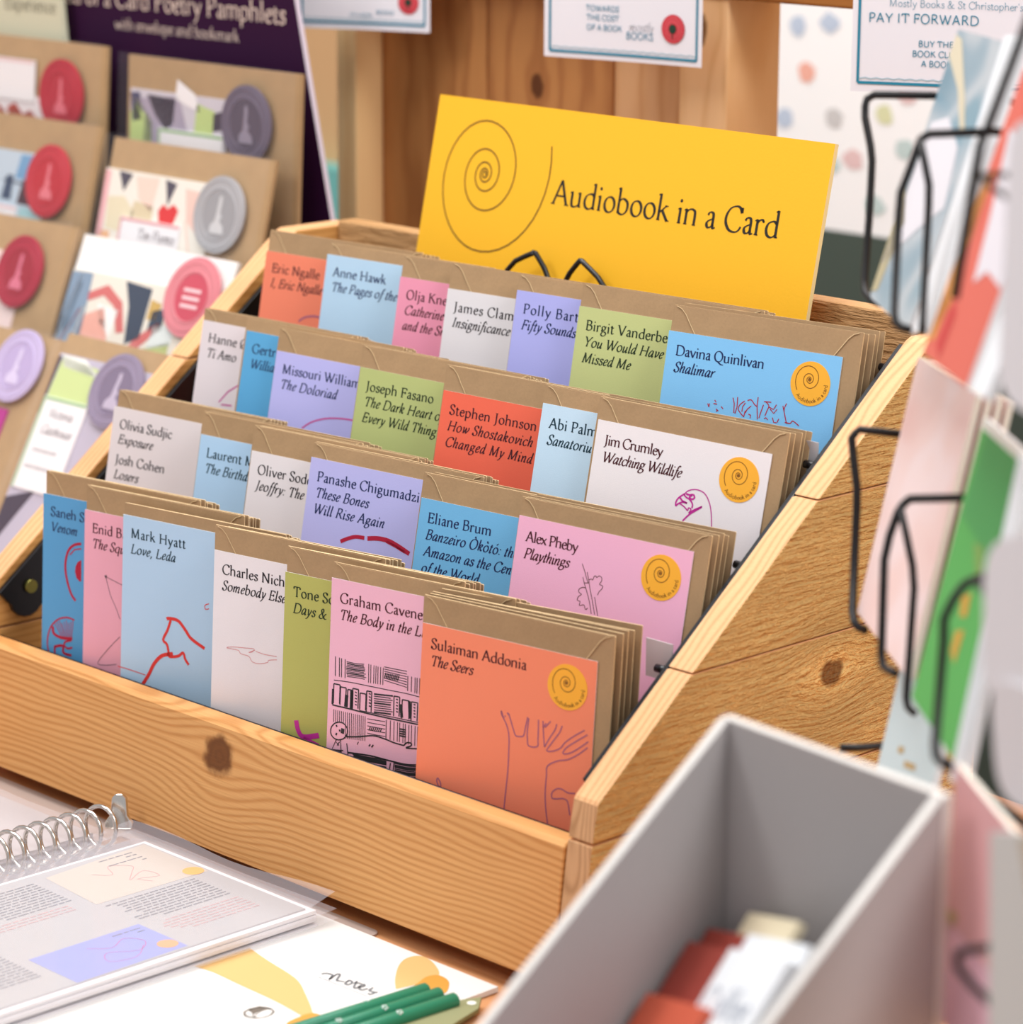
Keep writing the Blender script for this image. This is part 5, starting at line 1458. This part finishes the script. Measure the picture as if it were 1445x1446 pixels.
GREEN = flat('pencil_green', '#1f7d5f', 0.35)
FOIL = flat('pencil_flower_print', '#e8f4f0', 0.4)
def pencil(a, b, r_, label, flowers):
    A, B = Vector(a), Vector(b)
    L = (B - A).length
    d_ = (B - A).normalized()
    mw = d_.to_track_quat('X', 'Z').to_matrix().to_4x4()
    mw.translation = A
    p = thing('pencil', label, 'pencil', mw, 'green pencils on the notepad')
    q = MB(); q.tube([(0, 0, 0), (0.0006, 0, 0), (L * 0.8, 0, 0)], [r_ * 0.86, r_, r_], GREEN, 14)
    rr_ = random.Random(label)
    for k in range(flowers):
        x = L * (0.22 + 0.5 * k / max(1, flowers - 1)) if flowers > 1 else L * 0.4
        an = rr_.uniform(0.9, 2.0)
        for pt in range(5):
            u = 0.0012 * math.cos(pt * 1.2566)
            v = 0.0012 * math.sin(pt * 1.2566) / r_
            c = (x + u, (r_ + 0.0001) * math.cos(an + v), (r_ + 0.0001) * math.sin(an + v))
            q.tube([c, (c[0] + 0.0009, c[1], c[2])], 0.0005, FOIL, 6)
    q.build('body', p)
    q = MB(); q.tube([(L * 0.8, 0, 0), (L, 0, 0)], [r_, 0.0008], flat('pencil_wood', '#c99a66', 0.6), 12); q.build('sharpened_tip', p)
    return p
pencil((-0.0435, -0.0523, -0.0757), (-0.0560, -0.2150, -0.0757), 0.0038, 'leftmost of the three green pencils on the notepad', 2)
pencil((-0.0349, -0.0512, -0.0757), (-0.0450, -0.2140, -0.0757), 0.0038, 'middle one of the three green pencils on the notepad', 4)
pencil((-0.0243, -0.0508, -0.0757), (-0.0345, -0.2130, -0.0757), 0.0040, 'rightmost of the three green pencils, beside the olive bookmark', 3)
oc = MB()
oc.prism([(x, y, -0.0796) for x, y in ((-0.0275, -0.050), (-0.0215, -0.036), (-0.0120, -0.047), (0.0000, -0.095), (-0.0180, -0.110), (-0.0270, -0.075))], (0, 0, 0.0022), flat('olive_paper', '#8d8f68', 0.6), flat('olive_edge', '#75774f', 0.6))
to = lambda x, y: (x * MM, y * MM, -0.0772)
disc2(oc, -19, -45, 2.4, 2.4, flat('olive_print_white', '#e9ece6', 0.6), to, 10)
tag(oc.build('bookmark'), 'olive green paper bookmark beside the green pencils', 'bookmark')

# ------------------------------------------------------------------ grey magazine file with notebooks, foreground
ps = math.atan(-0.1078)
gu = Vector((math.cos(ps), math.sin(ps), 0))
gv = Vector((math.sin(ps), -math.cos(ps), 0))
gm = Matrix((gu, -gv, Vector((0, 0, 1)))).transposed().to_4x4()
gm.translation = Vector((0.2553, -0.1688, -0.083))     # local x across, y back, z up
gb = thing('magazine_file', 'pale grey open magazine file in the foreground holding notebooks', 'box file', gm @ Matrix.Translation((0.055, -0.12, 0)))
GO = Matrix.Translation((-0.055, 0.12, 0))
GREYB = flat('file_board', '#aea9a9', 0.75, grain=0.03, gscale=300)
GREY_LIT = flat('file_lit_edge', '#dcd8d4', 0.7)  # paler copy of the board grey: lit rims painted into the edge colour
Wd, Hb, D_ = 0.1096, 0.2423, 0.235
t0 = 0.0048
def fpart(nm, pts, ax):
    q = MB(); q.prism(pts, ax, GREYB, GREY_LIT); q.build(nm, gb, GO, bevel=0.0009, seg=2)
fpart('back_wall', [(-t0, 0, 0), (Wd + t0, 0, 0), (Wd + t0, 0, Hb), (-t0, 0, Hb)], (0, t0, 0))
hf = 0.075
for x in (-t0, Wd):
    fpart('side_wall', [(x, -0.0003, 0), (x, -0.0003, Hb), (x, -(Hb - hf) / 0.82, hf), (x, -D_, hf), (x, -D_, 0)], (t0, 0, 0))
fpart('front_wall', [(0.0002, -D_, 0.0028), (Wd - 0.0002, -D_, 0.0028), (Wd - 0.0002, -D_, hf), (0.0002, -D_, hf)], (0, t0, 0))
q = MB(); q.box((0.0002, -D_ + t0, 0.0003), (Wd - 0.0002, -0.0003, 0.0027), GREYB); q.build('base', gb, GO)
BRK = flat('notebook_brick', '#8e3428', 0.6)
BRO = flat('notebook_orange', '#c4573c', 0.6)
NWH = flat('notebook_white', '#e3e6ea', 0.6)
NTX = flat('notebook_text', '#9aa2b2', 0.7)
NU = Vector((0.096, -0.0326, 0.029)).normalized()
ND = Vector((0, -0.66, -0.75))
NV = -(ND - NU * ND.dot(NU)).normalized()
NN = NV.cross(NU)
if NN.y < 0: NN = -NN
def notebook(tl_, w, split, hgt, th, mred, label, words=False):
    """a soft notebook leaning far back in the file; tl_ = its top left corner (file coordinates)"""
    mw = gm @ basis(Vector(tl_), NU, NV, NN)
    n_ = thing('notebook', label, 'notebook', mw @ Matrix.Translation((w / 2, 0, -hgt)), 'notebooks in the grey file')
    NO = Matrix.Translation((-w / 2, 0, hgt))
    q = MB(); q.box((0, 0, -hgt), (w, th, 0), mred); q.build('cover', n_, NO, bevel=0.0008)
    if split < 1:
        xs = w * split
        q = MB(); q.box((xs, -0.0005, -hgt + 0.003), (w + 0.0004, th + 0.0004, 0.0006), NWH)
        if words:
            to = lambda a, b: (a * MM, -0.0007, b * MM)
            text(q, 'Coffee', xs * 1000 + 3, -27, 17, NTX, to, weight=1.2)
            text(q, 'notes', xs * 1000 + 3, -40, 17, NTX, to, weight=1.2)
        q.build('label_band', n_, NO)
    return n_
cr = MB(); cr.box((0.016, 0, -0.08), (0.064, 0.0035, 0.0115), flat('cream_card', '#d9ccae', 0.7))
tag(cr.build('index_card', None, gm @ basis(Vector((0.004, -0.0124, 0.161)) + NN * 0.0052, NU, NV, NN)), 'cream card at the back of the grey magazine file', 'card')
notebook((0.004, -0.0124, 0.1610), 0.098, 0.42, 0.15, 0.0045, BRK, 'hindmost brick red notebook with white band in the grey file')
notebook((0.004, -0.0225, 0.1580), 0.098, 0.44, 0.15, 0.0045, BRK, 'middle brick red notebook, its white band lettered, in the grey file', True)
notebook((0.004, -0.0430, 0.1420), 0.060, 1.0, 0.12, 0.0045, BRO, 'front orange red notebook in the grey file')

# ------------------------------------------------------------------ wire card spinner on the right
sp = thing('card_spinner', 'black wire spinner rack of greeting cards at the right edge', 'spinner rack', Matrix.Translation((0.385, -0.117, -0.083)))
PO = Matrix.Translation((-0.385, 0.117, 0.083))
q = MB(); q.tube([(0.385, -0.117, -0.080), (0.385, -0.117, 0.52)], 0.006, WIRE, 14); q.build('post', sp, PO)
q = MB(); q.tube([(0.385, -0.117, -0.0828), (0.385, -0.117, -0.079), (0.385, -0.117, -0.0765)], [0.048, 0.048, 0.040], WIRE, 28); q.build('base', sp, PO)
hub = lambda z: (385, -117, z)
WIRES = [
 ([hub(385), (105, 190, 359), (143, 86, 371), (112, 83, 369), (110, 80, 367), (110, 79, 364), (111, 78, 359), (118, 74, 347), (120, 73, 340), (126, 65, 318), (130, 58, 289), (134, 54, 284), (140, 51, 282), (146, 50, 281)], 1.85),
 ([hub(375), (226, 50, 364), (244, -3, 371), (201, 11, 365), (199, 8, 363), (199, 6, 360), (198, 2, 350), (197, -2, 341), (198, -4, 333), (207, -16, 293), (211, -20, 290), (213, -19, 288), (219, -21, 288)], 1.85),
 ([(199, 7, 363), (205, 3, 355), (208, 3, 345), (209, 2, 337), (219, -12, 291), (223, -17, 287)], 1.65),
 ([hub(245), (118, 150, 206), (150, 62, 220), (134, 53, 221), (133, 51, 219), (132, 50, 217), (134, 49, 210), (141, 44, 196), (142, 43, 188), (152, 30, 143), (160, 22, 141), (161, 23, 139), (167, 21, 139)], 1.85),
 ([hub(240), (239, 39, 211), (262, -35, 226), (222, -20, 216), (221, -23, 214), (220, -25, 211), (219, -29, 201), (219, -32, 191), (228, -43, 154), (230, -44, 149), (235, -46, 149), (240, -48, 149)], 1.85),
 ([(220, -24, 213), (227, -28, 203), (231, -28, 190), (233, -29, 181), (242, -43, 138), (243, -43, 134), (248, -45, 133)], 1.65),
 ([hub(240), (331, -72, 214), (351, -135, 229), (335, -124, 222), (333, -127, 220), (331, -130, 215), (330, -134, 208), (331, -135, 200), (339, -148, 164), (343, -152, 161), (345, -151, 159), (350, -153, 159)], 1.85),
 ([hub(241), (377, -178, 239), (383, -180, 237), (392, -180, 231), (404, -184, 225), (440, -180, 222), hub(220)], 1.3),
 ([hub(380), (347, -146, 376), (356, -151, 374), (379, -160, 368), (420, -160, 362), hub(360)], 1.2),
 ([hub(136), (431, -234, 134), (421, -233, 130), (418, -234, 128), (419, -235, 124), (426, -236, 120), (434, -236, 116), (455, -245, 115), (450, -180, 115), hub(115)], 1.65),
 ([(153, 23, 80), (154, 24, 80), (159, 30, 80), (214, 4, 101), hub(120)], 1.9),
 ([hub(440), (319, -83, 427), (318, -88, 415), (316, -100, 389), (312, -100, 380), (309, -108, 323)], 1.9),
]
for pts, r_ in WIRES:
    q = MB(); q.tube([tuple(c * MM for c in p) for p in pts], r_ * MM, WIRE, 8)
    q.build('pocket_wire', sp, PO)

def leaf(nm, quad, th, front, edge, label, polys=(), n=1, step=0.003, cat='greeting card', rounding=0.0):
    """a card standing in the spinner: quad TL,TR,BR,BL (mm); thickness goes away from the reader"""
    P = [Vector(p) * MM for p in quad]
    U = (P[1] - P[0]).normalized()
    V = (P[0] - P[3])
    V = (V - U * V.dot(U)).normalized()
    N = V.cross(U)
    if N.dot(P[0] - CAM) < 0:
        N = -N
    mw = basis(P[3], U, V, N)
    inv = mw.inverted()
    L = [inv @ p for p in P]
    for k in range(n):
        q = MB()
        base = [(l.x, k * step, l.z) for l in L]
        if rounding:
            rb = []
            for c_ in range(4):
                pc = Vector(base[c_])
                pa = pc + (Vector(base[c_ - 1]) - pc).normalized() * rounding
                pb = pc + (Vector(base[(c_ + 1) % 4]) - pc).normalized() * rounding
                rb += [tuple(pa * (1 - u) ** 2 + pc * 2 * u * (1 - u) + pb * u * u) for u in (0, .25, .5, .75, 1)]
            base = rb
        q.prism(base, (0, th, 0), front, edge)
        w_, h_ = L[1].x - L[0].x, L[0].z - L[3].z
        if k == 0:
            for mm_, pts in polys:
                q.poly([(L[3].x + (L[2].x - L[3].x) * a + (L[0].x - L[3].x) * b, -0.0002, (L[3].z + (L[2].z - L[3].z) * a) * (1 - b) + (L[0].z + (L[1].z - L[0].z) * a) * b) for a, b in pts], mm_)
        o = q.build(nm, None, mw)
        tag(o, label if k == 0 else 'card further back in the pocket behind the ' + label, cat, 'cards in the wire spinner')
EDG = flat('card_edge_white', '#e9edf2', 0.6)
SEA = blobs('card_sea', ['#6f95a8', '#8fa9b8', '#b9c4cc', '#7fa3b4', '#a9bcc6'], 14, rough=0.3)
leaf('greeting_card', [(146, 99, 400), (204, 56, 401), (198, 7, 280), (139, 51, 283)], 0.003, SEA, EDG, 'blue grey painted card in cellophane, highest in the spinner',
     [(F('sea_white', '#dddbe2'), [(0.02, 0.12), (0.5, 0.30), (0.9, 0.42), (0.78, 0.62), (0.4, 0.70), (0.1, 0.66)]), (F('sea_sand', '#cfc6ae'), [(0.0, 0.98), (0.15, 0.97), (0.6, 0.78), (0.8, 0.68), (0.74, 0.66), (0.4, 0.80), (0.0, 0.90)]), (F('sea_ochre', '#b7ad8c'), [(0.0, 0.02), (0.12, 0.04), (0.22, 0.3), (0.0, 0.42)])])
leaf('greeting_card', [(207, 52, 404), (227, 37, 407), (220, -13, 286), (201, 4, 282)], 0.004, EDG, EDG, 'white envelope edge beside the blue grey painted card', cat='envelope')
REDC = F('card_salmon', '#d4685a')
leaf('greeting_card', [(260, -5, 398), (323, -61, 395), (316, -105, 289), (252, -53, 287)], 0.003, REDC, EDG, 'salmon red and white card in the upper spinner pocket',
     [(F('card_amber', '#e09a52'), [(0.0, 0.62), (0.12, 0.6), (0.2, 0.2), (0.0, 0.02)]), (F('card_mist', '#dcd8e0'), [(0.15, 0.80), (1.0, 0.80), (1.0, 0.34), (0.66, 0.36), (0.48, 0.30), (0.36, 0.52)]), (F('card_deep_red', '#c23a3c'), [(0.2, 0.05), (0.34, 0.02), (0.36, 0.18), (0.24, 0.22)]), (F('card_amber', '#e09a52'), [(0.0, 0.40), (0.14, 0.42), (0.14, 0.66), (0.0, 0.62)]), (F('card_amber', '#e09a52'), [(0.0, 0.05), (0.12, 0.06), (0.16, 0.2), (0.02, 0.22)])])
leaf('greeting_card', [(325, -100, 319), (342, -110, 325), (338, -126, 292), (322, -113, 291)], 0.004, EDG, EDG, 'white envelope edge beside the salmon red card', cat='envelope')
PNK = blobs('card_blush', ['#e2bcb6', '#ebcfcb', '#eedada', '#ecd2ce'], 16, rough=0.5)
leaf('greeting_card', [(153, 70, 255), (228, 15, 257), (226, -29, 141), (154, 31, 143)], 0.003, PNK, F('card_cream_edge', '#ddd3c4'), 'blush pink card in the middle spinner pocket',
     [], n=4, step=0.0048)
GRN = F('card_green', '#57ab57')
leaf('greeting_card', [(274, -40, 262), (339, -91, 261), (335, -134, 151), (273, -79, 153)], 0.003, GRN, EDG, 'bright green card with orange spots in the spinner',
     [(F('card_green_dark', '#4c9a55'), [(0.05, 0.66), (0.9, 0.6), (0.85, 0.96), (0.1, 0.96)]), (F('card_orange_spot', '#c99b3e'), [(0.38, 0.44), (0.5, 0.48), (0.52, 0.40), (0.42, 0.38)]), (F('card_orange_spot', '#c99b3e'), [(0.42, 0.33), (0.54, 0.36), (0.52, 0.24), (0.42, 0.26)]), (F('card_olive_spot', '#7aa254'), [(0.34, 0.62), (0.5, 0.64), (0.62, 0.52), (0.48, 0.54)]), (F('card_lime_border', '#dfe4dc'), [(0.0, 0.965), (1, 0.965), (1, 1), (0, 1)])])
leaf('greeting_card', [(336, -100, 267), (345, -105, 266), (348, -143, 150), (339, -139, 148)], 0.004, EDG, EDG, 'white envelope edge beside the bright green card', cat='envelope')
leaf('greeting_card', [(196, 18, 152), (261, -31, 157), (261, -52, 97), (196, -5, 82)], 0.003, F('card_ice', '#c3d6dc'), EDG, 'ice blue card with gold lettering low in the spinner',
     [(F('card_gold', '#b8a070'), [(0.30, 0.26), (0.40, 0.27), (0.40, 0.23), (0.30, 0.22)]), (F('card_gold', '#b8a070'), [(0.46, 0.2), (0.66, 0.21), (0.66, 0.17), (0.46, 0.16)])])
leaf('greeting_card', [(354, -155, 162), (415, -197, 158), (430, -212, 70), (366, -174, 71)], 0.003, F('card_dusty_pink', '#d9a3a6'), F('card_cream_edge2', '#e6e2d8'), 'dusty pink card low in the spinner beside the grey file',
     [(F('card_pink_low', '#e2b4c4'), [(0, 0.0), (1, 0.0), (1, 0.40), (0, 0.40)]), (F('card_gold', '#b8a070'), [(0.0, 0.44), (0.18, 0.46), (0.1, 0.38), (0.0, 0.34)])])
PALE = F('card_pale_grey', '#dcd9de')
leaf('greeting_card', [(375, -167, 401), (434, -195, 403), (451, -212, 303), (389, -186, 309)], 0.003, PALE, EDG, 'pale grey card highest at the right edge of the spinner', rounding=0.014)
leaf('greeting_card', [(400, -205, 263), (458, -227, 284), (468, -237, 225), (409, -214, 212)], 0.003, PALE, EDG, 'pale grey card right of the green card', rounding=0.014)
leaf('greeting_card', [(412, -215, 221), (471, -240, 228), (478, -247, 187), (421, -220, 181)], 0.003, PALE, EDG, 'pale grey card below the other grey card, right of the dark gap', rounding=0.014)
leaf('greeting_card', [(430, -235, 175), (481, -251, 191), (494, -263, 117), (443, -248, 101)], 0.003, F('card_stone', '#c9c8c6'), EDG, 'stone grey card with beige oval at the lower right edge',
     [(F('card_beige', '#b9ab98'), [(0.3, 0.98), (0.95, 0.98), (0.95, 0.4), (0.6, 0.5), (0.4, 0.75)])])
